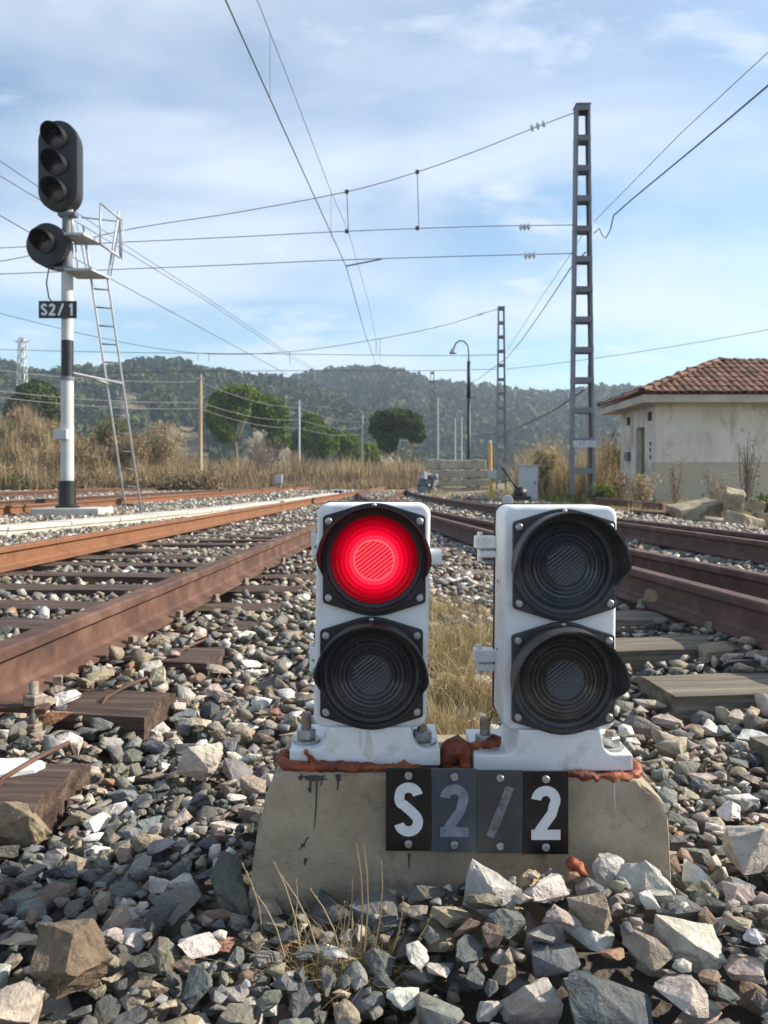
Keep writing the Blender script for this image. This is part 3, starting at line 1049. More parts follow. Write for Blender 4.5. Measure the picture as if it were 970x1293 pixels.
# which of them lie on top, in view, and show largest
ii = np.clip(((P[:, 0] - X0) / CS).astype(int), 0, NX - 1); jj = np.clip(((P[:, 1] - Y0) / CS).astype(int), 0, NY - 1)
onTop = (P[:, 2] + P[:, 5] * 0.75) >= H[ii, jj] - 0.004
px_ = 485 + P[:, 0] / P[:, 1] * F
py_ = HOR + (CAMZ - P[:, 2]) / P[:, 1] * F
hid = (px_ > 325) & (px_ < 840) & (P[:, 1] > 1.28) & (py_ < 1120) & ~((px_ > 540) & (px_ < 615) & (py_ < 930)) & (P[:, 1] < 2.6)
vis = onTop & (px_ > -10) & (px_ < 980) & (py_ < 1300) & ~hid
size = np.where(vis, P[:, 3] * (P[:, 4] + P[:, 5]) / P[:, 1] ** 2, 0)
order = np.argsort(-size)
ind, rest = order[:290], order[290:]
for q, i in enumerate(ind):
    p = P[i]
    single('stone', FINE[q % len(FINE)][2], p[0:3], p[3:6], (p[6], p[7], p[8]), cols_p[i], BED)
near = rest[P[rest, 1] < 2.6]; midr = rest[P[rest, 1] >= 2.6]
for nm, idx, pr in (('ballast_gravel', near, MID), ('ballast_gravel', midr, LOW)):
    q = P[idx]
    mass(nm, pr, q[:, 0:3], q[:, 3:6], q[:, 6:9], cols_p[idx], M['stone_a'], BED)


def far_stones(n, y0, y1, smin, smax):
    y = np.sqrt(rng.uniform(y0 ** 2, y1 ** 2, n))
    x = rng.uniform(-1, 1, n) * (0.52 * y + 0.4)
    keep = np.ones(n, bool)
    c1, c2, c4 = -2.10 + 0.065 * y, np.array([C2(t) for t in y]), -8.25 + 0.065 * y
    c3 = np.array([C3(t) for t in y])
    for c in (c1, c2, c3, c4):
        for s in (-1, 1):
            keep &= np.abs(x - c - s * G) > 0.09
    for (sx, sy, hl, hw, sl, top) in SLEEPERS:
        u = (x - sx) + (y - sy) * sl; v = (y - sy) - (x - sx) * sl
        cov = (np.abs(u) < hl) & (np.abs(v) < hw)
        keep &= ~(cov & (rng.random(n) < 0.84))
    xr = np.where(y > 9, 5.1 - 0.04 * y, 4.0)
    keep &= x < xr
    x, y = x[keep], y[keep]
    m = len(x)
    s = rng.uniform(smin, smax, m)
    scl = np.stack([s * rng.uniform(.85, 1.3, m), s * rng.uniform(.65, 1., m), s * rng.uniform(.5, .9, m)], 1)
    pos = np.stack([x, y, gz(x, y) + scl[:, 2] * rng.uniform(-0.2, 0.7, m)], 1)
    rot = np.stack([rng.normal(0, .3, m), rng.normal(0, .3, m), rng.uniform(0, 6.28, m)], 1)
    return pos, scl, rot


for n, a, b, s0, s1_ in ((24000, 6.8, 12, .018, .042), (24000, 12, 22, .025, .055), (14000, 22, 40, .04, .08)):
    pos, scl, rot = far_stones(n, a, b, s0, s1_)
    mass('ballast_gravel', LOW, pos, scl, rot, pick_cols(pos[:, 0], pos[:, 1]), M['stone_a'], BED)

# ------------------------------------------------------------------ plinth and dwarf signals
PL = empty('concrete_plinth', (0.12, 1.40, -0.06), 'tan concrete plinth carrying the two dwarf signals, black drips down its front', 'plinth')


def build_plinth():
    z0, zt = -0.10, 0.170
    # outline across the front, bottom to top; the right shoulder is chamfered, the left side batters
    prof = [(-0.232, z0), (0.470, z0), (0.467, 0.095), (0.462, 0.128), (0.424, zt - 0.010), (0.415, zt - 0.005), (-0.164, zt + 0.008), (-0.178, zt + 0.001), (-0.196, 0.132), (-0.208, 0.08)]
    yf = lambda z: 1.278 + 0.024 * (z - z0) / (zt - z0)
    yb = lambda z: 1.535 - 0.02 * (z - z0) / (zt - z0)
    mb = MB()
    n = len(prof)
    vv = [(x, yf(z), z) for x, z in prof] + [(x, yb(z), z) for x, z in prof]
    mb.add(vv, [tuple(range(n)), tuple(range(n, 2 * n))[::-1]] + [(i, n + i, n + (i + 1) % n, (i + 1) % n) for i in range(n)])
    bl = mb.build('block', M['concrete'], PL, bevel=0.003, seg=1)
    bm = bmesh.new()
    bm.from_mesh(bl.data)
    bmesh.ops.triangulate(bm, faces=bm.faces)
    for ml in (0.08, 0.05, 0.03, 0.02, 0.014):
        bmesh.ops.subdivide_edges(bm, edges=[e for e in bm.edges if e.calc_length() > ml], cuts=1)
        bmesh.ops.triangulate(bm, faces=bm.faces)
    bm.normal_update()
    for v in bm.verts:                      # worn faces, nibbled edges
        edge = max((e.calc_face_angle(0) for e in v.link_edges if len(e.link_faces) == 2), default=0)
        k = 0.0012 * noise.noise(v.co * 22) + 0.0008 * noise.noise(v.co * 70)
        if edge > 0.3: k -= 0.0045 * max(0, noise.noise(v.co * 38) - 0.05) + 0.001
        v.co += v.normal * k
    bm.to_mesh(bl.data)
    bm.free()
    bl.data.polygons.foreach_set('use_smooth', [True] * len(bl.data.polygons))
    bl.data.set_sharp_from_angle(angle=R(16))

    def streak(pts, wd, mat, name):
        mb = MB()
        k = len(pts)
        vv = []
        for i, (px, py) in enumerate(pts):
            wl = wd * (1 - 0.65 * i / (k - 1)) * random.uniform(0.8, 1.2)
            z = CAMZ - (py - HOR) / F * 1.29
            y = yf(z) - 0.0012
            xc = (px - 485) / F * y
            vv += [(xc - wl, y, z), (xc + wl, y, z), (xc - wl * 0.9, y + 0.003, z), (xc + wl * 0.9, y + 0.003, z)]
        ff = []
        for i in range(k - 1):
            a = 4 * i
            ff += [(a, a + 1, a + 5, a + 4), (a, a + 4, a + 6, a + 2), (a + 1, a + 3, a + 7, a + 5)]
        ff += [(0, 2, 3, 1), (4 * k - 4, 4 * k - 3, 4 * k - 1, 4 * k - 2)]
        mb.add(vv, ff)
        mb.build(name, mat, PL)
    drips = [[(400, 984), (400, 1000), (399, 1022), (397, 1048)], [(393, 984), (392, 993), (391, 1004)], [(407, 984), (406, 990), (405, 996)], [(426, 984), (427, 992), (426, 1001)],
             [(389, 1058), (384, 1066), (378, 1074)], [(386, 1084), (385, 1092)]]
    for k, d in enumerate(drips):
        streak(d, (0.0017, 0.0022, 0.0016, 0.0020, 0.0016, 0.0024)[k], M['tar'], 'tar_drip')
    for (px, py, rx, rz_) in ((398, 986, .019, .0055), (379, 985, .005, .004), (427, 985, .005, .005), (391, 1000, .003, .004), (383, 1068, .004, .003)):
        z = CAMZ - (py - HOR) / F * 1.29
        xc = (px - 485) / F * 1.296
        poly = []
        for q in range(18):
            a = 2 * math.pi * q / 18
            k = random.uniform(.6, 1.2)
            poly.append((xc + rx * k * math.cos(a), z + rz_ * k * math.sin(a)))
        MB().prism(poly, lambda a, b, w_: (a, yf(b) + w_, b), -0.0014, 0.002).build('tar_splash', M['tar'], PL)
    streak([(517, 1078), (516.5, 1086), (517, 1096)], 0.0022, M['tar'], 'tar_drip')
    streak([(776, 990), (776, 1005), (777, 1022)], 0.0020, M['lime'], 'lime_streak')


build_plinth()


def rrect(w_, h_, r, n=6):
    pts = []
    for cx, cz, a0 in ((w_ / 2 - r, h_ / 2 - r, 0), (-w_ / 2 + r, h_ / 2 - r, 90), (-w_ / 2 + r, -h_ / 2 + r, 180), (w_ / 2 - r, -h_ / 2 + r, 270)):
        for k in range(n + 1):
            a = R(a0 + 90 * k / n)
            pts.append((cx + r * math.cos(a), cz + r * math.sin(a)))
    return pts


def hull2(pts):
    pts = sorted(set(pts))
    def half(ps):
        o = []
        for p in ps:
            while len(o) > 1 and (o[-1][0] - o[-2][0]) * (p[1] - o[-2][1]) - (o[-1][1] - o[-2][1]) * (p[0] - o[-2][0]) <= 0: o.pop()
            o.append(p)
        return o
    a, b = half(pts), half(pts[::-1])
    return a[:-1] + b[:-1]


PLATE = hull2([(0.0945 * math.cos(R(a)), 0.0945 * math.sin(R(a))) for a in range(0, 360, 6) if 50 < a < 130 or 230 < a < 310] +
              [(sx * 0.080 + 0.006 * math.cos(R(a)), sz * 0.068 + 0.006 * math.sin(R(a))) for sx in (-1, 1) for sz in (-1, 1) for a in range(0, 360, 30)])


def lamp_unit(sig, cx, cz, yf, lens_m, core_m, worn, lit=False, screw_dx=0.0):
    """black lens plate with hood, ribbed lens and four screws; yf: front of the housing"""
    pm = M['black_worn'] if worn else M['black']
    pl = MB().prism(PLATE, lambda a, b, w_: (cx + a, yf - w_, cz + b), 0.0008, 0.009).build('lens_plate', pm, sig, bevel=0.0022)
    fn = lambda a, b, h: (cx + a, yf - 0.009 - h, cz + b)
    # collar round the lens
    MB().lathe([(0.0885, -0.001), (0.0885, 0.010), (0.0855, 0.0115), (0.0820, 0.0115), (0.0795, 0.0045), (0.0740, 0.0020), (0.0738, -0.004)], fn, n=64).build('lens_collar', pm, pl, smooth=True, angle=R(35))
    # ribbed lens: concentric steps falling back to the rim
    prof = []
    rad = [0.0735, 0.0650, 0.0570, 0.0495, 0.0420, 0.0350]
    hts = [0.0005, 0.0035, 0.006, 0.0082, 0.0100, 0.0115]
    for i in range(len(rad) - 1):
        prof += [(rad[i], hts[i]), (rad[i] - 0.0012, hts[i] + (0.0006 if i < 2 else 0.0024)), (rad[i + 1] + 0.0035, hts[i] + (0.0022 if i < 2 else 0.0040)), (rad[i + 1] + 0.0012, hts[i + 1] + 0.0006)]
    prof += [(0.0345, 0.0116), (0.0338, 0.0140), (0.0326, 0.0142), (0.0318, 0.0122)]
    if lit:
        ln = MB().lathe([(rad[0], -0.004), (rad[0], hts[0] - 0.002), (0.034, 0.009)], fn, n=72).build('lens', M['red_back'], sig, smooth=True)
        for i in range(len(rad) - 1):
            seg_ = [(rad[i] - 0.0002, hts[i] - 0.001), (rad[i] - 0.0014, hts[i] + 0.0030), (rad[i + 1] + 0.0030, hts[i] + 0.0044), (rad[i + 1] + 0.0008, hts[i + 1] - 0.001)]
            MB().lathe(seg_, fn, n=72).build('lens_ring', M['red_ring%d' % i], ln, smooth=True, angle=R(24))
        MB().lathe([(0.0348, 0.0105), (0.0340, 0.0140), (0.0326, 0.0142), (0.0318, 0.0122)], fn, n=72).build('lens_ring', M['red_rim'], ln, smooth=True, angle=R(24))
    else:
        ln = MB().lathe(prof, fn, n=72).build('lens', lens_m, sig, smooth=True, angle=R(24))
    # hatched prism disc in the middle
    mb = MB()
    nb, r = 22, 0.0318
    ca, sa = math.cos(R(38)), math.sin(R(38))
    vv = []
    for k in range(nb + 1):
        t = -r + 2 * r * k / nb
        hl = math.sqrt(max(r * r - t * t, 1e-8))
        h = 0.0118 + (0.0022 if k % 2 else 0.0)
        for e in (-hl, hl):
            vv.append(fn(e * ca - t * sa, e * sa + t * ca, h))
    mb.add(vv, [(2 * k, 2 * k + 1, 2 * k + 3, 2 * k + 2) for k in range(nb)])
    pd = mb.build('prism_disc', M['red_core'] if lit else M['lens_core'], ln)
    pd.data.materials.append(M['red_core_dim'] if lit else M['lens_core_dim'])
    for k, f in enumerate(pd.data.polygons): f.material_index = k % 2  # ribs alternate bright and dim, facet light put into their materials
    # hood: open below, long on top, cut back towards both ends
    a0, a1, n = -22.0, 196.0, 52
    mb = MB()
    vv = []
    for k in range(n + 1):
        t = k / n
        a = R(a0 + (a1 - a0) * t)
        e = min(1.0, min(t, 1 - t) / 0.13)
        ln_ = 0.010 + 0.057 * (e * e * (3 - 2 * e)) ** 0.7
        ri, ro = 0.0860, 0.0888
        gr = 0.004 * ln_ / 0.078
        for rr_, dep in ((ri, 0.0), (ri + gr, ln_), (ro + gr, ln_), (ro, 0.0)):
            vv.append(fn(rr_ * math.cos(a), rr_ * math.sin(a), dep))
    ff = []
    for k in range(n):
        for j in range(4):
            p, q = 4 * k + j, 4 * k + (j + 1) % 4
            ff.append((p, q, q + 4, p + 4))
    ff += [(0, 1, 2, 3), (4 * n, 4 * n + 3, 4 * n + 2, 4 * n + 1)]
    mb.add(vv, ff)
    mb.build('hood', pm, sig, smooth=True, angle=R(40))
    for sx in (-1, 1):
        for sz in (-1, 1):
            x, z = cx + sx * 0.0755, cz + sz * 0.0635
            MB().lathe([(0.0066, 0), (0.0066, 0.003), (0.005, 0.0048), (0.0001, 0.0052)], lambda a, b, h: (x + a, yf - 0.009 - h, z + b), n=14).build('screw', M['zinc'], pl, smooth=True, angle=R(40))
    MB().lathe([(0.0042, 0), (0.0042, 0.002), (0.003, 0.0034), (0.0001, 0.0036)], lambda a, b, h: (cx + a, yf - 0.009 - h, cz + 0.0905 + b), n=10).build('screw', M['zinc'], pl, smooth=True)


def hexbolt(parent, x, y, z, tall=0.035, name='anchor_bolt'):
    rz = random.uniform(0, 1)
    bo = MB().lathe([(0.0235, 0), (0.0235, 0.004), (0.011, 0.0042)], lambda a, b, h: (x + a, y + b, z + h), n=20).build('washer', M['zinc'], parent)
    MB().lathe([(0.0145, 0.004), (0.0165, 0.006), (0.0165, 0.019), (0.0145, 0.021), (0.0001, 0.021)],
               lambda a, b, h: (x + a * math.cos(rz) - b * math.sin(rz), y + a * math.sin(rz) + b * math.cos(rz), z + h), n=6).build('nut', M['zinc'], parent)
    MB().lathe([(0.0088, 0.02), (0.0088, 0.019 + tall * 0.6), (0.0075, 0.022 + tall * 0.6), (0.0001, 0.022 + tall * 0.6)], lambda a, b, h: (x + a, y + b, z + h), n=12).build('stud', M['zinc_rust'], parent, smooth=True, angle=R(40))


def dwarf_signal(cx, cztop, lamps, label, fx0, fx1, zf, tilt, hl):
    """cztop: top of the housing; lamps: (dx, z, lens, core, worn)"""
    W, Hh, yf = 0.191, 0.377, 1.330
    cz = cztop - Hh / 2
    sig = empty('dwarf_signal', (cx, 1.40, 0.172), label, 'dwarf signal', 'dwarf signals on the plinth')
    tl = math.tan(tilt)
    sh = lambda z: (z - 0.24) * tl
    # door with softly rounded edges, black gasket, rear case
    def shell(ys, name, mat, smooth=True):
        mb = MB()
        n = None
        vv = []
        for (y, ins) in ys:
            poly = rrect(W - 2 * ins, Hh - 2 * ins, max(0.018 - ins * 0.5, 0.004), 6)
            n = len(poly)
            vv += [(cx + a + sh(cz + b), y, cz + b) for a, b in poly]
        ff = []
        for i in range(len(ys) - 1):
            ff += [(i * n + k, i * n + (k + 1) % n, (i + 1) * n + (k + 1) % n, (i + 1) * n + k) for k in range(n)]
        ff += [tuple(range(n)), tuple((len(ys) - 1) * n + k for k in range(n))[::-1]]
        mb.add(vv, ff)
        return mb.build(name, mat, sig, smooth=smooth, angle=R(50))
    door = shell([(yf, 0.007), (yf + 0.0012, 0.0035), (yf + 0.004, 0.001), (yf + 0.008, 0.0), (yf + 0.098, 0.0)], 'door', M['white'])
    shell([(yf + 0.0985, -0.0015), (yf + 0.112, -0.0015)], 'gasket', M['rubber'])
    case = shell([(yf + 0.1125, 0.005), (yf + 0.146, 0.005), (yf + 0.150, 0.010)], 'case', M['white'])
    # two hinges on the left, latch on the right
    for hz in (cztop - 0.068, cztop - 0.272):
        hi = MB().box((cx - W / 2 - hl / 2 + 0.001 + sh(hz), yf + 0.104, hz), (hl, 0.030, 0.022)).build('hinge', M['white'], sig, bevel=0.003)
        MB().box((cx - W / 2 - hl * 0.4 + 0.001 + sh(hz), yf + 0.104, hz - 0.021), (hl * 0.8, 0.026, 0.012)).build('knuckle', M['white'], hi, bevel=0.002)
        MB().tube([(cx - W / 2 - hl * 0.72 + sh(hz), yf + 0.104, hz - 0.034), (cx - W / 2 - hl * 0.72 + sh(hz), yf + 0.104, hz + 0.018)], 0.005, n=10).build('hinge_pin', M['white'], hi, smooth=True, angle=R(40))
    la = MB().box((cx + W / 2 + 0.014, yf + 0.070, cztop - 0.096), (0.030, 0.050, 0.026)).build('latch', M['white'], sig, bevel=0.005)
    for z in (0.36, 0.48):
        for y in (0.060,):
            MB().lathe([(0.003, 0), (0.003, 0.0016), (0.0001, 0.002)], lambda a, b, h: (cx - W / 2 - h + sh(z), yf + y + a, z + b), n=8).build('rivet', M['zinc_rust'], door)
    for (dx, z, lm, cm, worn) in lamps:
        lamp_unit(sig, cx + dx + sh(z), z, yf, lm, cm, worn, lit=cm is M['red_core'])
    # cast foot: neck flaring into a bolted flange
    zb, zt = cztop - Hh, zf + 0.027
    nl, nr = cx - 0.072, cx + 0.072
    poly = [(fx0, zf), (fx1, zf)]
    def fillet(xa, za, xb, zb_, n=6):
        return [(xa + (xb - xa) * math.sin(R(90 * k / n)), za + (zb_ - za) * (1 - math.cos(R(90 * k / n)))) for k in range(n + 1)]
    poly += [(fx1, zt)]
    poly += fillet(nr + 0.020, zt, nr, zt + 0.024)
    poly += [(nr - 0.004, zb + 0.004), (nl + 0.004, zb + 0.004)]
    poly += [(x, z) for x, z in fillet(nl - 0.020, zt, nl, zt + 0.024)][::-1]
    poly += [(fx0, zt)]
    MB().prism(poly, lambda a, b, w_: (a, w_, b), 1.322, 1.462).build('foot', M['white'], sig, bevel=0.003)
    hexbolt(sig, fx0 + 0.024, 1.366, zt + 0.0005, 0.045)
    hexbolt(sig, fx1 - 0.028, 1.358, zt + 0.0005, 0.012)
    return sig


S1 = dwarf_signal(-0.0235, 0.6175, [(0.002, 0.5245, M['red_ring'], M['red_core'], False), (0.001, 0.334, M['lens_grey'], M['lens_grey'], False)],
                  'white dwarf signal showing a lit red lamp above a dark one', -0.158, 0.094, 0.180, 0.018, 0.018)
S2 = dwarf_signal(0.2935, 0.613, [(0.005, 0.515, M['lens_blue'], M['lens_blue'], True), (0.005, 0.3255, M['lens_brown'], M['lens_brown'], True)],
                  'white dwarf signal with both of its dark lamps unlit', 0.150, 0.416, 0.171, 0.010, 0.038)

M['rust_stain'] = surf('rust_stain', [(0.60, 0.56, 0.49), (0.70, 0.68, 0.64)], scale=60, rough=0.6, bump=0)
for (x, za, zb_, wa, wb) in ((-0.026, 0.2385, 0.196, .003, .009), (-0.040, 0.2385, 0.215, .002, .004)):
    MB().prism([(x - wa, za), (x + wa, za), (x + wb * .8, (za + zb_) / 2), (x + wb, zb_), (x + wb * .2, zb_ - .006), (x - wb, zb_ + .003), (x - wb * .5, (za + zb_) / 2)], lambda a, b, w_: (a, w_, b), 1.3214, 1.3222).build('rust_stain', M['rust_stain'], S1)


def lumps(name, chain, label, parent=None, seed=1):
    """a squeezed-out bead of sealant along a chain of (x, y, z, radius)"""
    rr = random.Random(seed)
    pts, rad = [], []
    for i in range(len(chain) - 1):
        a, b = chain[i], chain[i + 1]
        n = max(3, int((Vector(b[:3]) - Vector(a[:3])).length / 0.004))
        for k in range(n):
            t = k / n
            pts.append(Vector(a[:3]).lerp(Vector(b[:3]), t) + Vector((0, rr.uniform(-.0012, .0012), rr.uniform(-.001, .001))))
            rad.append((a[3] + (b[3] - a[3]) * t) * (0.82 + 0.38 * noise.noise(pts[-1] * 75 + Vector((seed, 0, 0)))) * rr.uniform(.96, 1.04))
    pts.append(Vector(chain[-1][:3])); rad.append(chain[-1][3])
    rad[0] *= 0.4; rad[-1] *= 0.4
    o = MB().tube(pts, rad, n=14).build(name, M['sealant'], parent, smooth=True)
    for v in o.data.vertices:
        v.co += Vector((noise.noise(v.co * 90), noise.noise(v.co * 90 + Vector((9, 0, 0))), noise.noise(v.co * 90 + Vector((0, 9, 0))))) * 0.0045
        v.co += Vector((noise.noise(v.co * 260), 0, noise.noise(v.co * 260 + Vector((0, 9, 0))))) * 0.0016
    return o


yb = 1.312
SE = empty('sealant_bead', (-0.03, 1.33, 0.166), 'dark red sealant bead squeezed out under the lit signal', 'sealant', 'red sealant under the signals')
lumps('bead', [(-0.170, 1.36, 0.190, .010), (-0.171, 1.325, 0.186, .011), (-0.160, yb, 0.184, .011), (-0.125, yb, 0.181, .0115), (-0.090, yb, 0.184, .011), (-0.045, yb, 0.181, .009), (-0.01, yb, 0.182, .008), (0.036, yb, 0.180, .0085), (0.062, yb, 0.179, .006)], '', SE, 3)
lumps('bead', [(-0.118, 1.313, 0.190, .008), (-0.124, 1.314, 0.198, .006), (-0.131, 1.318, 0.206, .004)], '', SE, 4)
SE2 = empty('sealant_lumps', (0.12, 1.36, 0.166), 'thick red sealant lumps heaped between the two signals', 'sealant', 'red sealant under the signals')
lumps('lump', [(0.105, 1.345, 0.168, .016), (0.106, 1.343, 0.186, .020), (0.112, 1.343, 0.198, .018), (0.124, 1.342, 0.206, .019), (0.134, 1.341, 0.196, .015), (0.138, 1.338, 0.180, .015), (0.139, 1.336, 0.168, .012)], '', SE2, 5)
lumps('lump', [(0.118, 1.36, 0.168, .020), (0.124, 1.36, 0.192, .018), (0.150, 1.352, 0.201, .011), (0.172, 1.348, 0.207, .012), (0.188, 1.348, 0.213, .013), (0.196, 1.350, 0.217, .008)], '', SE2, 6)
SE3 = empty('sealant_bead', (0.38, 1.33, 0.166), 'bright orange sealant bead under the right end of the unlit signal', 'sealant', 'red sealant under the signals')
lumps('bead', [(0.300, yb, 0.172, .005), (0.315, yb - .002, 0.170, .008), (0.345, yb - .003, 0.166, .011), (0.378, yb - .003, 0.165, .011), (0.405, yb - .002, 0.164, .012), (0.424, 1.325, 0.168, .011), (0.426, 1.36, 0.175, .010), (0.420, 1.40, 0.178, .008)], '', SE3, 7)
o = lumps('sealant_lump', [(0.286, 1.225, 0.060, .006), (0.290, 1.222, 0.066, .010), (0.300, 1.218, 0.061, .011), (0.310, 1.214, 0.052, .006)], '', None, 8)
tag(o, 'small orange red sealant lump fallen on the stones below the number sign', 'sealant', 'red sealant under the signals')

# number sign S 2 / 2
def stroke(path, wd, y, th):
    """flat lettering stroke of constant width following a path of (x, z)"""
    n = len(path)
    vv = []
    for i, (x, z) in enumerate(path):
        a, b = path[max(i - 1, 0)], path[min(i + 1, n - 1)]
        tx, tz = b[0] - a[0], b[1] - a[1]
        l_ = math.hypot(tx, tz)
        nx_, nz_ = -tz / l_ * wd / 2, tx / l_ * wd / 2
        vv += [(x + nx_, y, z + nz_), (x - nx_, y, z - nz_), (x + nx_, y + th, z + nz_), (x - nx_, y + th, z - nz_)]
    ff = []
    for i in range(n - 1):
        a = 4 * i
        ff += [(a, a + 1, a + 5, a + 4), (a, a + 4, a + 6, a + 2), (a + 1, a + 3, a + 7, a + 5)]
    ff += [(0, 2, 3, 1), (4 * n - 4, 4 * n - 3, 4 * n - 1, 4 * n - 2)]
    return vv, ff


def arc(cx, cz, rx, rz_, a0, a1, n=14):
    return [(cx + rx * math.cos(R(a0 + (a1 - a0) * k / n)), cz + rz_ * math.sin(R(a0 + (a1 - a0) * k / n))) for k in range(n + 1)]


def glyph(ch, x, z, h, y, th=0.0012):
    """character centred at (x, z), height h"""
    mb = MB()
    u = h
    wd = 0.185 * u
    r = 0.5 * 0.54 * u - wd / 2
    if ch == 'S':
        top = 0.5 * u - wd / 2
        path = arc(x, z + top - r * 0.98, r, r * 0.98, 12, 150, 14) + [(x - r * 0.97, z + top - r * 1.15)] + arc(x - r * 0.2, z + top - r * 1.25, r * 0.75, r * 0.62, 200, 250, 4)
        path += [(x + r * 0.35, z - 0.045 * u)] + arc(x + r * 0.0, z - top + r * 0.98, r, r * 0.98, 38, -168, 18)
        mb.add(*stroke(path, wd, y, th))
    elif ch == '2':
        top = 0.5 * u - wd / 2
        path = arc(x, z + top - r * 0.98, r, r * 0.98, 176, -30, 18) + [(x + r * 0.62, z - 0.02 * u), (x - r * 0.55, z - 0.5 * u + wd * 1.05), (x - r * 0.92, z - 0.5 * u + wd * 0.45)]
        mb.add(*stroke(path, wd, y, th))
        mb.add(*stroke([(x - 0.27 * u, z - 0.5 * u + wd / 2), (x + 0.27 * u, z - 0.5 * u + wd / 2)], wd, y - 0.0002, th))
    elif ch == '/':
        mb.add(*stroke([(x - 0.20 * u, z - 0.5 * u), (x + 0.20 * u, z + 0.5 * u)], wd * 0.92, y, th))
    elif ch == '1':
        mb.add(*stroke([(x + 0.03 * u, z - 0.5 * u), (x + 0.03 * u, z + 0.5 * u)], wd, y, th))
        mb.add(*stroke([(x - 0.16 * u, z + 0.26 * u), (x + 0.03 * u, z + 0.42 * u)], wd * 0.9, y - 0.0002, th))
    return mb


def number_sign():
    zt, zb, y = 0.1966, 0.0640, 1.2660
    x0, pw = 0.0025, 0.0732
    sg = empty('number_sign', (0.151, 1.27, 0.118), 'black number sign reading S 2 / 2 on the plinth, its middle two plates faded', 'number sign')
    for k, (ch, pm, dm, hh) in enumerate((('S', 'plate_black', 'digit', .086), ('2', 'plate_blue', 'digit_faded', .084), ('/', 'plate_grey', 'digit_faded2', .080), ('2', 'plate_black', 'digit', .086))):
        xc = x0 + pw * (k + 0.5)
        dz = -0.0018 * k
        zm = (zt + zb) / 2 + dz
        pl = MB().box((xc, y + 0.0015 + 0.0004 * (k % 2), zm), (pw - 0.0005, 0.003, zt - zb)).build('plate', M[pm], sg, bevel=0.0004, seg=1)
        gl = glyph(ch, xc, zm + 0.0005, hh, y - 0.0011)
        if ch == '/':
            gl = glyph(ch, xc, zm, hh, y - 0.0011)
        gl.build('character', M[dm], pl)
        for s in (1, -1):
            zc = zm + s * 0.0545
            MB().lathe([(0.0062, -0.002), (0.0062, 0.0026), (0.0048, 0.0042), (0.0022, 0.0042), (0.0018, 0.0030), (0.0001, 0.0030)], lambda a, b, h: (xc + a, y - h, zc + b), n=14).build('screw', M['zinc'], pl, smooth=True, angle=R(35))
    MB().box((0.151, 1.281, 0.118), (0.18, 0.024, 0.07)).build('bracket', M['zinc_rust'], sg)


number_sign()

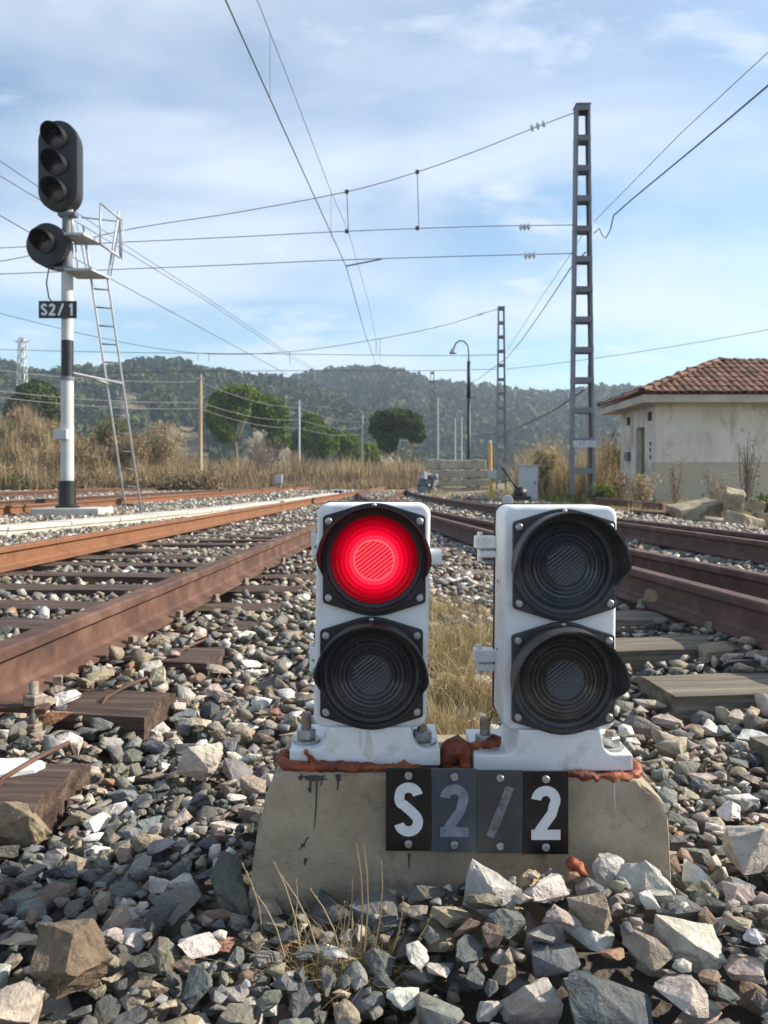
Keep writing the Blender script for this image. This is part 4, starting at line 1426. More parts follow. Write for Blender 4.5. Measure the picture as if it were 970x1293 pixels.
# ------------------------------------------------------------------ tall signal mast on the left
def mast_signal():
    bx, by = -5.50, 13.75
    k = by / F
    px = lambda x: (x - 485) * k
    pz = lambda y: CAMZ - (y - HOR) * k
    sg = empty('signal_mast', (bx, by, 0.0), 'tall railway signal on a black and pale grey mast with an oval head', 'signal')
    MB().box((bx + 0.10, by, 0.03), (1.15, 0.75, 0.24)).build('footing', M['concrete_pale'], sg, bevel=0.015)

    def tubez(name, y0, y1, r, mat, r2=None):
        return MB().tube([(bx, by, pz(y0)), (bx, by, pz(y1))], [r, r2 or r], n=24).build(name, mat, sg, smooth=True, angle=R(40))
    sl = tubez('mast_sleeve', 642, 607, 0.150, M['mast_black'], 0.140)
    MB().lathe([(0.20, 0), (0.20, 0.03), (0.15, 0.05)], lambda a, b, h: (bx + a, by + b, 0.152 + h), n=20).build('base_ring', M['mast_black'], sl, smooth=True, angle=R(30))
    tubez('mast', 607, 478, 0.112, M['mast_grey'], 0.104)
    tubez('mast_band', 478, 430, 0.104, M['mast_black'], 0.102)
    tubez('mast', 430, 345, 0.101, M['mast_grey'], 0.098)
    tubez('mast', 345, 240, 0.085, M['steel_grey'], 0.085)
    MB().box((bx - 0.05, by - 0.14, pz(549)), (0.22, 0.10, 0.17)).build('junction_box', M['cabinet'], sg, bevel=0.01)
    MB().lathe([(0.120, -0.03), (0.120, 0.03)], lambda a, b, h: (bx + a, by + b, pz(478) + h), n=20, close=True).build('mast_clamp', M['steel_grey'], sg)
    # heads are turned a little to the left
    yaw = R(-3)
    ca, sa = math.cos(yaw), math.sin(yaw)

    def head(cx, cz, hw, hh, dep, lamps, name, fwd):
        ox, oy = cx, by - fwd
        fn = lambda a, b, w_: (ox + a * ca + w_ * sa, oy + a * sa - w_ * ca, cz + b)
        poly = []
        for s, a0 in ((1, 0), (-1, 180)):
            for q in range(17):
                an = R(a0 + 180 * q / 16)
                poly.append((hw * math.cos(an), s * (hh - hw) + hw * math.sin(an)))
        n = len(poly)
        mb = MB()
        vv = []
        lay = [(0.90, 0.0), (1.0, 0.02), (1.0, dep * 0.4), (0.93, dep * 0.75), (0.86, dep)]
        for s, w_ in lay:
            vv += [fn(a * s, (b if hh == hw else b * (1 - (1 - s) * hw / hh)), -w_) for a, b in poly]
        ff = []
        for i in range(len(lay) - 1):
            ff += [(i * n + q, i * n + (q + 1) % n, (i + 1) * n + (q + 1) % n, (i + 1) * n + q) for q in range(n)]
        ff += [tuple(range(n)), tuple((len(lay) - 1) * n + q for q in range(n))[::-1]]
        mb.add(vv, ff)
        hd = mb.build(name, M['mast_black'], sg, smooth=True, angle=R(50))
        for dz in lamps:
            MB().lathe([(0.178, 0.0), (0.178, 0.03), (0.158, 0.034)], lambda a, b, h: fn(a, dz + b, h), n=28).build('lens_ring', M['mast_black'], hd, smooth=True, angle=R(30))
            MB().lathe([(0.160, 0.014), (0.12, 0.030), (0.06, 0.042), (0.0005, 0.046)], lambda a, b, h: fn(a, dz + b, h), n=28).build('lens', M['lens_far'], hd, smooth=True)
            mb = MB()
            vv, m_ = [], 28
            for q in range(m_ + 1):
                t = q / m_
                an = R(-38 + 256 * t)
                e = math.sin(math.pi * t)
                ll = 0.04 + 0.30 * e ** 0.75
                for rr_, dp in ((0.176, 0.0), (0.184, ll), (0.190, ll), (0.184, 0.0)):
                    vv.append(fn(rr_ * math.cos(an), dz + rr_ * math.sin(an) - 0.10 * dp, dp))
            ff = []
            for q in range(m_):
                for j in range(4):
                    p, p2 = 4 * q + j, 4 * q + (j + 1) % 4
                    ff.append((p, p2, p2 + 4, p + 4))
            ff += [(0, 1, 2, 3), (4 * m_, 4 * m_ + 3, 4 * m_ + 2, 4 * m_ + 1)]
            mb.add(vv, ff)
            mb.build('hood', M['mast_black'], hd, smooth=True, angle=R(40))
        return hd
    head(px(77), pz(213), 0.345, 0.775, 0.36, (0.46, 0.0, -0.46), 'signal_head', 0.16)
    head(px(64), pz(312), 0.365, 0.365, 0.36, (0.02,), 'round_head', 0.18)
    MB().box((bx + 0.02, by - 0.02, pz(272)), (0.30, 0.16, 0.06)).build('head_bracket', M['steel_grey'], sg)
    MB().box((bx - 0.03, by - 0.02, pz(340)), (0.32, 0.14, 0.05)).build('head_bracket', M['steel_grey'], sg)
    MB().tube([(px(66), by - 0.13, pz(340)), (px(63), by - 0.14, pz(360)), (px(66), by - 0.14, pz(378)), (px(70), by - 0.13, pz(384))], 0.012, n=6).build('cable', M['rubber'], sg, smooth=True)
    # name plate S2/1
    zc, hp = pz(393), 0.30
    pl = MB().box((px(77), by - 0.135, zc), (0.655, 0.012, hp)).build('name_plate', M['plate_black'], sg, bevel=0.004)
    for ch, x in (('S', 60), ('2', 70), ('/', 81), ('1', 94)):
        glyph(ch, px(x), zc, 0.205, by - 0.1445, 0.003).build('character', M['digit'], pl)
    # ladder behind, platforms and guard rails
    ld = MB()
    b0, t0 = Vector((px(133) + 0.12, by + 0.75, 0.02)), Vector((px(108), by + 0.25, pz(345)))
    b1, t1 = Vector((px(151) + 0.12, by + 0.85, 0.02)), Vector((px(127), by + 0.35, pz(345)))
    l0 = MB().tube([b0, t0, (px(100), by + 0.18, pz(280))], 0.020, n=8).build('ladder_rail', M['mast_grey'], sg, smooth=True)
    l1 = MB().tube([b1, t1, (px(143), by + 0.30, pz(258))], 0.020, n=8).build('ladder_rail', M['mast_grey'], sg, smooth=True)
    for q in range(13):
        t = 0.04 + q * 0.076
        MB().tube([b0.lerp(t0, t), b1.lerp(t1, t)], 0.016, n=6).build('rung', M['steel_grey'], sg, smooth=True)
    tt = 0.56
    for (a, b) in ((b0, t0), (b1, t1)):
        q = a.lerp(b, tt)
        MB().tube([(bx + 0.08, by + 0.02, q.z + 0.12), q], 0.022, n=6).build('ladder_stay', M['galv'], sg)
    for (yy, xa, xb) in ((346, 88, 131), (302, 88, 121)):
        z = pz(yy)
        MB().prism([(px(xa), by - 0.25), (px(xb) - 0.12, by - 0.25), (px(xb), by + 0.35), (px(xa), by + 0.35)], lambda a, b, w_: (a, b, w_), z, z + 0.04).build('platform', M['galv'], sg)
    def bar(p, q, r=0.016):
        MB().tube([p, q], r, n=6).build('guard_rail', M['galv'], sg, smooth=True)
    g = lambda x, y, dy=0.1: Vector((px(x), by + dy, pz(y)))
    bar(g(124, 254), g(124, 306)); bar(g(143, 270, 0.35), g(143, 318, 0.35)); bar(g(124, 254), g(147, 271, 0.35))
    bar(g(100, 272), g(147, 272, 0.35), 0.013); bar(g(124, 306), g(143, 318, 0.35), 0.022); bar(g(90, 262, 0.0), g(92, 300, 0.0), 0.03)
    bar(g(143, 270, 0.35), g(131, 342, 0.35), 0.010); bar(g(97, 282, 0.0), g(107, 342, 0.1), 0.010); bar(g(147, 268, 0.35), g(145, 320, 0.35), 0.012)
    bar(g(92, 300), g(96, 345), 0.012)


mast_signal()

# ------------------------------------------------------------------ cable trough
def trough():
    key = [(-7.6, 3.0), (-5.6, 6.0), (-4.45, 8.6), (-3.75, 11.2), (-3.30, 13.2), (-2.75, 17.5), (-2.30, 22.5), (-1.75, 30.0)]
    tr = empty('cable_trough', (key[2][0], key[2][1], 0), 'pale concrete cable trough curving along the left track', 'cable trough')
    ds = np.arange(3.0, 30.0, 1.0)
    xs = np.interp(ds, [k[1] for k in key], [k[0] for k in key])
    xs = np.convolve(np.pad(xs, 2, mode='reflect', reflect_type='odd'), np.ones(5) / 5, 'valid')
    for i in range(len(ds) - 1):
        a, b = Vector((xs[i], ds[i], 0)), Vector((xs[i + 1], ds[i + 1], 0))
        l_ = (b - a).length
        ang = math.atan2(b.y - a.y, b.x - a.x)
        c = (a + b) / 2
        rz = Euler((0, 0, ang + random.uniform(-.01, .01)))
        body = MB().box((c.x, c.y, -0.04), (l_ - 0.004, 0.34, 0.22), rz).build('trough_section', M['concrete_pale'], tr, bevel=0.006, seg=1)
        MB().box((c.x, c.y, 0.0955 + random.uniform(-.006, .006)), (l_ - 0.012, 0.38, 0.05), rz).build('lid', M['concrete_pale'], tr, bevel=0.006, seg=1)


trough()

# ------------------------------------------------------------------ overhead line masts
def pylon(px_top, py_top, d, py_base, w_base, w_top, bays, label, sign=False):
    bz = CAMZ - (py_base - HOR) / F * d
    tz = CAMZ - (py_top - HOR) / F * d
    X = (px_top - 485) / F * d
    py = empty('catenary_mast', (X, d, bz), label, 'overhead line mast', 'overhead line masts beside the right-hand track')
    hgt = tz - bz
    dy = 0.16
    lw = 0.13

    def half(z): return (w_base + (w_top - w_base) * (z - bz) / hgt) / 2
    for s in (-1, 1):
        # channel-section leg: web outside, two flanges
        mb = MB()
        lev = []
        for z in (bz - 0.2, tz):
            h = half(max(z, bz))
            xo = X + s * h
            xi = X + s * (h - 0.42 * lw)
            w2 = s * 0.016
            lev.append([(xo, d - dy, z), (xi - s * 0.5 * lw * 0.0, d - dy, z), (xi, d - dy + 0.02, z), (xo - w2, d - dy + 0.02, z), (xo - w2, d + dy - 0.02, z), (xi, d + dy - 0.02, z), (xi, d + dy, z), (xo, d + dy, z)])
        n = 8
        mb.add(lev[0] + lev[1], [tuple(range(n)), tuple(range(n, 2 * n))[::-1]] + [(i, (i + 1) % n, n + (i + 1) % n, n + i) for i in range(n)])
        mb.build('leg', M['steel_grey'], py)
        MB().box((X + s * half(bz), d, bz - 0.02), (0.14, 0.4, 0.34)).build('leg_shoe', M['mast_black'], py)
    for k in range(bays + 1):
        z = bz + 0.75 + (hgt - 0.83) * k / bays
        h = half(z)
        for yy in (d - dy - 0.008, d + dy + 0.008):
            MB().box((X, yy, z), (2 * h, 0.014, 0.14)).build('batten', M['steel_grey'], py)
    MB().box((X, d, tz + 0.012), (2 * half(tz) + 0.04, 2 * dy + 0.06, 0.022)).build('cap_plate', M['steel_grey'], py)
    if sign:
        z = CAMZ - (561 - HOR) / F * d
        pl = MB().box((X + 0.02, d - dy - 0.030, z), (0.58, 0.012, 0.17)).build('number_plate', M['cabinet'], py, bevel=0.003)
        for q, xx in enumerate((-0.10, 0.0, 0.16)):
            glyph('1' if q == 2 else '2', X + xx, z + 0.02, 0.075, d - dy - 0.0385, 0.002).build('character', M['steel_grey'], pl)
    return py, X, tz


P1, P1X, P1Z = pylon(735, 135, 20.0, 632, 0.60, 0.34, 12, 'tallest steel catenary mast, a double-legged frame beside the house', True)
P2, P2X, P2Z = pylon(633, 388, 43.0, 622, 0.56, 0.34, 12, 'steel catenary mast behind the grey cabinet, second in size')
P3, P3X, P3Z = pylon(546, 470, 71.0, 616, 0.54, 0.34, 12, 'most distant steel catenary mast, above the stacked concrete sleepers')
# timber pole strapped to the back of the big mast
o = MB().tube([(5.33, 20.45, 0.0), (5.34, 20.45, 3.6)], [0.09, 0.075], n=10).build('timber_pole', M['wood_post'], None, smooth=True)
tag(o, 'short timber pole standing right behind the tallest catenary mast', 'pole')

# ------------------------------------------------------------------ wires
def sag(a, b, s, n=14):
    a, b = Vector(a), Vector(b)
    return [a.lerp(b, k / n) - Vector((0, 0, s * 4 * (k / n) * (1 - k / n))) for k in range(n + 1)]


def wire(name, pts, r, label, cat='wire', group='overhead wires', mat='wire'):
    o = MB().tube(pts, r, n=6).build(name, M[mat], None, smooth=True)
    return tag(o, label, cat, group)


def insulator(parent, p, q, n=3):
    """string of glass discs between two points"""
    p, q = Vector(p), Vector(q)
    ax = (q - p).normalized()
    u = ax.cross(Vector((0, 1, 0))).normalized()
    v = ax.cross(u)
    for k in range(n):
        c = p.lerp(q, (k + 0.5) / n)
        MB().lathe([(0.02, -0.04), (0.09, -0.01), (0.09, 0.012), (0.03, 0.05)], lambda a, b, h: c + u * a + v * b + ax * h, n=12, close=True).build('insulator_disc', M['porcelain'], parent, smooth=True, angle=R(40))


def headspan(d, X, ztop, spans, lab, xl, r=0.010):
    """spans: list of (list of (px,py), label) in the plane of the mast"""
    out = []
    for name, pts, ins, l_ in spans:
        P_ = []
        for (a, b) in pts:
            p = at(a, b, d)
            P_.append(p)
        # smooth the polyline
        Q = []
        for i in range(len(P_) - 1):
            for k in range(6):
                t = k / 6
                p0, p1, p2, p3 = P_[max(i - 1, 0)], P_[i], P_[i + 1], P_[min(i + 2, len(P_) - 1)]
                Q.append(0.5 * ((2 * p1) + (p2 - p0) * t + (2 * p0 - 5 * p1 + 4 * p2 - p3) * t * t + (3 * p1 - p0 - 3 * p2 + p3) * t ** 3))
        Q.append(P_[-1])
        o = wire(name, Q, r, l_, group='cross-span wires')
        for (a0, b0, a1, b1) in ins:
            insulator(o, at(a0, b0, d), at(a1, b1, d), 3)
        out.append(o)
    return out


hs = headspan(20.0, P1X, P1Z, [
    ('span_wire', [(729, 141), (678, 160), (600, 191), (527, 217), (438, 242), (300, 268), (150, 292), (0, 330), (-180, 340), (-420, 290)], [(668, 163, 690, 155)], 'sagging top cross-span wire from the head of the tallest mast'),
    ('span_wire', [(726, 284), (600, 286), (438, 292), (300, 299), (150, 306), (0, 313), (-420, 332)], [(655, 287, 670, 286)], 'middle cross-span wire from the tallest mast, with white insulators'),
    ('span_wire', [(724, 320), (600, 323), (438, 328), (300, 334), (150, 340), (0, 346), (-420, 362)], [(661, 323, 677, 322)], 'lowest cross-span wire from the tallest mast, with white insulators')], '', 0)
for (x, ya, yb_) in ((527, 217, 288), (438, 242, 292)):
    MB().tube([at(x, ya, 20.0), at(x + 2, yb_, 20.0)], 0.011, n=6).build('hanger', M['wire'], hs[0])
    for yy in (ya, yb_):
        MB().box(at(x, yy, 20.0), (0.09, 0.06, 0.09)).build('clamp', M['wire'], hs[0])
MB().tube([at(437, 336, 20.0), at(482, 327, 20.0)], 0.018, n=6).build('registration_arm', M['wire'], hs[2])
hs2 = headspan(43.0, P2X, P2Z, [
    ('span_wire', [(630, 390), (606, 397), (560, 411), (478, 428), (366, 444), (250, 446), (120, 425), (-60, 380)], [(602, 398, 612, 395)], 'top cross-span wire from the second mast'),
    ('span_wire', [(628, 448), (540, 449), (366, 447), (160, 445), (-60, 440)], [], 'middle cross-span wire from the second mast'),
    ('span_wire', [(628, 466), (540, 468), (366, 468), (160, 470), (-60, 470)], [], 'lowest cross-span wire from the second mast')], '', 0, 0.016)
for (x, ya, yb_) in ((475, 428, 449), (480, 428, 449), (250, 446, 456), (264, 446, 456), (366, 444, 460)):
    MB().tube([at(x, ya, 43.0), at(x, yb_, 43.0)], 0.014, n=6).build('hanger', M['wire'], hs2[0])

# catenaries along the tracks
cw = [at(120, -420, 4.9), at(200, -200, 6.6), at(285, 0, 8.8), at(357, 160, 12.0), at(437, 336, 20.0), at(460, 418, 29.0), at(478, 470, 40.0), at(492, 510, 58), at(505, 535, 78)]
mw = [at(215, -420, 6.0), at(285, -150, 8.2), at(325, 0, 10.2), at(372, 120, 12.8), at(418, 242, 17.0), at(440, 292, 20.0), at(465, 380, 28.0), at(477, 440, 38.0), at(479, 450, 43), at(495, 500, 60), at(508, 528, 82)]
w1 = wire('contact_wire', cw, 0.010, 'dark contact wire rising from the mast towards the top edge above the lit signal')
w2 = wire('messenger_wire', mw, 0.0065, 'thin upper messenger wire beside the dark contact wire', mat='wire_pale')
MB().tube([at(341, 42, 10.9), at(341, 122, 10.9)], 0.005, n=6).build('dropper', M['wire_pale'], w2)
MB().tube([at(418, 244, 17.0), at(418, 300, 17.0)], 0.006, n=6).build('dropper', M['wire_pale'], w2)
# track behind the mast
for nm, pts, r, lb in (('contact_wire', [(-200, 115, 10.2), (0, 272, 16.0), (140, 352, 21.1), (250, 412, 27.5), (365, 474, 41)], 0.010, 'lowest of the slanting wires passing behind the signal mast'),
                       ('messenger_wire', [(-200, 80, 11.6), (0, 222, 16.3), (150, 312, 21.4), (255, 376, 27), (365, 450, 41), (420, 482, 60)], 0.009, 'middle slanting wire passing behind the signal mast'),
                       ('messenger_wire', [(-200, 60, 11.2), (0, 203, 16.0), (150, 304, 21.0), (255, 372, 27), (365, 446, 41), (420, 480, 60)], 0.008, 'highest slanting wire passing behind the signal mast')):
    wire(nm, [at(*p) for p in pts], r, lb)
# feeder on the right: two wires to the big mast, then on to the next one
wire('feeder_cable', [at(1200, -90, 8.4), at(1060, 30, 10.0), at(970, 108, 12.3), at(880, 184, 14.8), at(800, 250, 18.2), at(775, 272, 19.6), at(771, 290, 19.8), at(765, 301, 19.9), at(760, 296, 19.9), at(757, 288, 19.95), at(750, 295, 20.0)], 0.016, 'thick feeder cable from the right edge to the tallest mast, with a looped end')
wire('feeder_wire', [at(1200, -130, 9.0), at(970, 66, 12.8), at(860, 168, 15.8), at(750, 280, 20.0)], 0.008, 'thin wire above the thick feeder cable at the right', mat='wire_pale')
wire('feeder_cable', [at(740, 318, 20.0), at(723, 335, 21.0), at(690, 385, 26.5), at(660, 428, 34.0), at(641, 451, 43)], 0.016, 'feeder cable running from the tallest mast to the second mast')
wire('feeder_wire', [at(736, 296, 20.0), at(720, 322, 21.0), at(686, 372, 26.5), at(655, 420, 34.0), at(638, 446, 43)], 0.008, 'thin wire beside the feeder cable between the two masts', mat='wire_pale')
wire('feeder_cable', [at(641, 451, 43), at(605, 478, 54), at(560, 498, 71)], 0.016, 'far stretch of feeder cable beyond the second mast')
wire('stay_wire', [at(738, 492, 20.2), at(700, 518, 24.0), at(655, 540, 31), at(600, 552, 43)], 0.018, 'dark stay cable slanting down behind the tallest mast over the reeds')
wire('telephone_wire', sag(at(1150, 380, 30), at(640, 466, 43.2), 0.25), 0.014, 'telephone wire crossing the sky above the tiled roof', mat='wire_pale')

# ------------------------------------------------------------------ poles and lamp
def pole(px, pt, pb, d, r, label, mat, name='timber_pole', wires=False):
    a, b = at(px, pb, d), at(px, pt, d)
    e = empty(name, (a.x, d, a.z), label, 'pole', 'poles beyond the tracks')
    MB().tube([a - Vector((0, 0, 0.4)), b], [r, r * 0.75], n=10).build('shaft', mat, e, smooth=True, angle=R(40))
    z = b.z - 0.25
    MB().box((b.x, d - r, z), (0.5, 0.07, 0.09)).build('cross_arm', M['galv'], e)
    return e


pole(253, 473, 608, 44, 0.13, 'thick pale timber pole left of the large umbrella pine', M['wood_post'])
pole(378, 505, 611, 62, 0.10, 'thin pale pole right of the large umbrella pine', M['galv'])
pole(458, 524, 613, 82, 0.12, 'farthest pale pole, beside the round green trees', M['galv'])
for px, pt, d, lb in ((553, 502, 85, 'thin grey pole next to the farthest steel mast'), (575, 528, 95, 'left of two thin poles behind the street lamp'), (583, 526, 90, 'right of two thin poles behind the street lamp')):
    pole(px, pt, 612, d, 0.10, lb, M['galv'], 'metal_pole')
# wires strung between the timber poles
for (ya, yb_, yc, yd, lb) in ((482, 515, 532, 548, 'upper telephone wire on the pale poles'), (508, 530, 540, 552, 'middle telephone wire on the pale poles'), (516, 540, 548, 556, 'lower telephone wire on the pale poles')):
    a, b, c = at(253, ya, 44), at(378, yb_, 62), at(458, yc, 82)
    pts = sag(at(-60, ya - 22, 33), a, 0.25, 8)[:-1] + sag(a, b, 0.35, 8)[:-1] + sag(b, c, 0.35, 8)[:-1] + sag(c, at(530, yd, 110), 0.3, 6)
    wire('telephone_wire', pts, 0.016, lb, group='telephone wires', mat='wire_pale')


def lamp_post():
    d, x = 35.0, 592
    a = at(x, 622, d)
    e = empty('street_lamp', (a.x, d, a.z), 'gooseneck street lamp behind the stack of concrete sleepers', 'street lamp')
    MB().tube([a, at(x, 575, d), at(x, 500, d)], [0.085, 0.08, 0.075], n=12).build('lower_post', M['mast_black'], e, smooth=True)
    MB().tube([at(x, 503, d), at(x, 456, d)], [0.085, 0.075], n=12).build('post', M['mast_black'], e, smooth=True)
    p = [at(x, 457, d), at(x, 445, d), at(591, 436, d), at(586, 431, d), at(581, 430, d), at(576, 433, d), at(573, 440, d)]
    MB().tube(p, 0.035, n=8).build('gooseneck', M['steel_grey'], e, smooth=True)
    h = at(572, 441, d)
    MB().lathe([(0.04, 0.06), (0.07, 0.0), (0.16, -0.13), (0.17, -0.19), (0.14, -0.19)], lambda q, r_, z: h + Vector((q, r_, z)), n=16).build('lamp_shade', M['galv'], e, smooth=True)
    MB().box(at(597, 502, d), (0.34, 0.05, 0.05)).build('arm_bracket', M['steel_grey'], e)


lamp_post()


def lattice_tower():
    d = 120.0
    a = at(28, 604, d)
    zt = at(28, 427, d).z
    e = empty('lattice_tower', (a.x, d, 0), 'distant steel lattice tower at the left edge above the trees', 'pylon')
    wb, wt = 1.9, 0.75
    hw = lambda z: (wb + (wt - wb) * z / zt) / 2
    cs = ((-1, -1), (1, -1), (1, 1), (-1, 1))
    for s in cs:
        MB().tube([(a.x + s[0] * hw(0), d + s[1] * hw(0), 0), (a.x + s[0] * hw(zt), d + s[1] * hw(zt), zt)], 0.08, n=5).build('leg', M['galv'], e)
    n = 14
    for k in range(n):
        z0, z1 = zt * k / n, zt * (k + 1) / n
        mb = MB()
        for q in range(4):
            s, t = cs[q], cs[(q + 1) % 4]
            mb.tube([(a.x + s[0] * hw(z0), d + s[1] * hw(z0), z0), (a.x + t[0] * hw(z1), d + t[1] * hw(z1), z1)], 0.05, n=4)
            mb.tube([(a.x + s[0] * hw(z1), d + s[1] * hw(z1), z1), (a.x + t[0] * hw(z1), d + t[1] * hw(z1), z1)], 0.05, n=4)
        mb.build('bracing', M['galv'], e)
    MB().box((a.x, d, zt - 0.5), (2.2, 0.15, 0.15)).build('cross_arm', M['galv'], e)


lattice_tower()

# ------------------------------------------------------------------ house
def house():
    x0, x1, y0, y1 = 7.38, 14.0, 21.5, 24.4
    h = empty('trackside_house', (x0, y0, 0), 'small cream plastered hut with red tiled hip roof at the right', 'house')
    dz, zt = 1.10, 2.68
    # walls as thick slabs; the dado is its own piece 2 cm proud
    MB().box(((x0 + x1) / 2, y0 + 0.15, (dz + zt) / 2), (x1 - x0, 0.30, zt - dz)).build('front_wall', M['wall_cream'], h)
    MB().box(((x0 + x1) / 2, y0 + 0.14, dz / 2 - 0.1), (x1 - x0 + 0.04, 0.32, dz + 0.2)).build('front_dado', M['wall_tan'], h)
    da, db = y0 + 0.92, y0 + 1.72       # door opening in the left wall
    sw = MB()
    for a, b, za, zb in ((y0 + 0.301, da, 0, zt), (db, y1, 0, zt), (da, db, 2.12, zt)):
        sw.box((x0 + 0.15, (a + b) / 2, (za + zb) / 2), (0.30, b - a - 0.001, zb - za))
    sw.build('side_wall', M['wall_cream'], h)
    MB().box(((x0 + x1) / 2, y1 + 0.15, zt / 2), (x1 - x0, 0.30, zt)).build('back_wall', M['wall_cream'], h)
    MB().box((x1 - 0.15, (y0 + y1) / 2 + 0.15, zt / 2), (0.29, y1 - y0 - 0.32, zt)).build('end_wall', M['wall_cream'], h)
    dr = MB().box((x0 + 0.20, (da + db) / 2, 1.05), (0.06, db - da - 0.02, 2.10)).build('door', M['door_olive'], h)
    MB().box((x0 + 0.16, db - 0.12, 1.0), (0.05, 0.04, 0.12)).build('handle', M['zinc'], dr)
    for yy in (y0 + 0.45, y0 + 2.35):
        MB().box((x0 - 0.006, yy, 2.38), (0.04, 0.26, 0.24)).build('vent', M['dark_void'], h)
    MB().box((x0 - 0.05, y0 + 2.35, 1.32), (0.10, 0.34, 0.26)).build('meter_box', M['steel_grey'], h)
    for z in (1.25, 1.45, 1.62):
        MB().box((x0 - 0.008, y0 + 0.42, z), (0.03, 0.06, 0.10)).build('wall_hook', M['dark_void'], h)
    # eave slab
    ov = 0.50
    MB().box(((x0 + x1) / 2, (y0 + y1 + 0.3) / 2, 2.785), (x1 - x0 + 2 * ov, y1 + 0.3 - y0 + 2 * ov, 0.21)).build('eave', M['fascia'], h, bevel=0.015)
    ex0, ex1, ey0, ey1, ez = x0 - ov - 0.04, x1 + ov, y0 - ov - 0.04, y1 + 0.3 + ov, 2.90
    A, B = Vector((9.75, (ey0 + ey1) / 2, 4.02)), Vector((12.4, (ey0 + ey1) / 2, 3.90))
    FL, FR, BL, BR = Vector((ex0, ey0, ez)), Vector((ex1, ey0, ez)), Vector((ex0, ey1, ez)), Vector((ex1, ey1, ez))
    mb = MB()
    mb.add([FL, FR, BR, BL, A, B], [(0, 1, 5, 4), (1, 2, 5), (2, 3, 4, 5), (3, 0, 4), (3, 2, 1, 0)])
    rf = mb.build('roof', M['tile'], h)
    # barrel tiles laid on the two slopes in view
    def tile_mesh(l_, r):
        m = MB()
        n = 6
        vv = []
        for (y, rr_, zz) in ((0, r * 1.05, 0.02), (l_, r * 0.85, -0.01)):
            for k in range(n + 1):
                a = math.pi * k / n
                vv.append((-rr_ * math.cos(a), y, rr_ * 0.62 * math.sin(a) + zz))
        for (y, rr_, zz) in ((0, r * 1.05 - 0.02, 0.02), (l_, r * 0.85 - 0.02, -0.01)):
            for k in range(n + 1):
                a = math.pi * k / n
                vv.append((-rr_ * math.cos(a), y, rr_ * 0.62 * math.sin(a) + zz - 0.012))
        ff = [(k, k + 1, n + 2 + k, n + 1 + k) for k in range(n)]
        q = 2 * (n + 1)
        ff += [(q + k, q + n + 1 + k, q + n + 2 + k, q + k + 1) for k in range(n)]
        ff += [(k, q + k, q + k + 1, k + 1) for k in range(n)]
        m.add(vv, ff)
        o = m.build('tile', M['tile'])
        me = o.data
        bpy.data.objects.remove(o)
        return me
    tm = tile_mesh(0.46, 0.105)

    def lay(p0, p1, apexes, pitch=0.205, row=0.36):
        """eave from p0 to p1; apexes: the polygon's upper corners as (t along eave, height along slope)"""
        ex = (p1 - p0).normalized()
        q = apexes[0]
        up = (q - p0) - ex * (q - p0).dot(ex)
        sl = up.length
        up.normalize()
        nrm = ex.cross(up).normalized()
        rotm = Matrix((ex, up, nrm)).transposed().to_4x4()
        ta, tb = (apexes[0] - p0).dot(ex), (apexes[-1] - p0).dot(ex)
        W = (p1 - p0).length
        r = 0
        while r * row < sl - 0.1:
            s = r * row
            lo = ta * s / sl
            hi = W - (W - tb) * s / sl
            x = lo + 0.08 + (0.0)
            x = math.ceil(x / pitch) * pitch
            while x < hi - 0.05:
                if p0.x + ex.x * x < 12.2 or abs(ex.y) > 0.5:
                    o = bpy.data.objects.new('tile', tm)
                    col.objects.link(o)
                    o.parent = rf
                    pos = p0 + ex * x + up * (s - 0.05) + nrm * (0.035 + random.uniform(-.008, .008)) - origin_of(rf)
                    o.matrix_local = Matrix.Translation(pos) @ rotm @ Matrix.Rotation(random.uniform(-.04, .04), 4, 'Z') @ Matrix.Rotation(0.03, 4, 'X')
                x += pitch
            r += 1
    lay(FL, FR, [A, B])
    lay(BL, FL, [A, A])
    # hip and ridge caps
    for (p, q) in ((FL, A), (BL, A), (A, B), (B, FR)):
        n = int((q - p).length / 0.4)
        for k in range(n):
            a, b = p.lerp(q, k / n), p.lerp(q, (k + 1.12) / n)
            ax = (b - a).normalized()
            sx = ax.cross(Vector((0, 0, 1))).normalized()
            up = sx.cross(ax)
            o = bpy.data.objects.new('ridge_tile', tm)
            col.objects.link(o)
            o.parent = rf
            o.matrix_local = Matrix.Translation(a + up * 0.075 - origin_of(rf)) @ Matrix((sx, ax, up)).transposed().to_4x4() @ Matrix.Scale(1.2, 4)


house()

# ------------------------------------------------------------------ bits and pieces along the line
def concrete_sleeper(c, l_, yaw, label, group, tilt=0.0, roll=0.0, w_=0.28, h_=0.22):
    """twin-ended concrete sleeper: deep ends, shallow waist"""
    prof = [(-l_ / 2, 0), (-l_ / 2, h_ * 0.92), (-l_ * 0.30, h_), (-l_ * 0.16, h_ * 0.90), (l_ * 0.16, h_ * 0.90), (l_ * 0.30, h_), (l_ / 2, h_ * 0.92), (l_ / 2, 0)]
    m = Euler((roll, tilt, yaw)).to_matrix()
    c = Vector(c)
    mb = MB()
    n = len(prof)
    vv = [c + m @ Vector((u, -w_ / 2 + (0.035 if z > 0 else 0), z)) for u, z in prof] + [c + m @ Vector((u, w_ / 2 - (0.035 if z > 0 else 0), z)) for u, z in prof]
    mb.add(vv, [tuple(range(n)), tuple(range(n, 2 * n))[::-1]] + [(i, n + i, n + (i + 1) % n, (i + 1) % n) for i in range(n)])
    o = mb.build('concrete_sleeper', M['concrete_old'], None, bevel=0.02, seg=1)
    return tag(o, label, 'concrete sleeper', group)


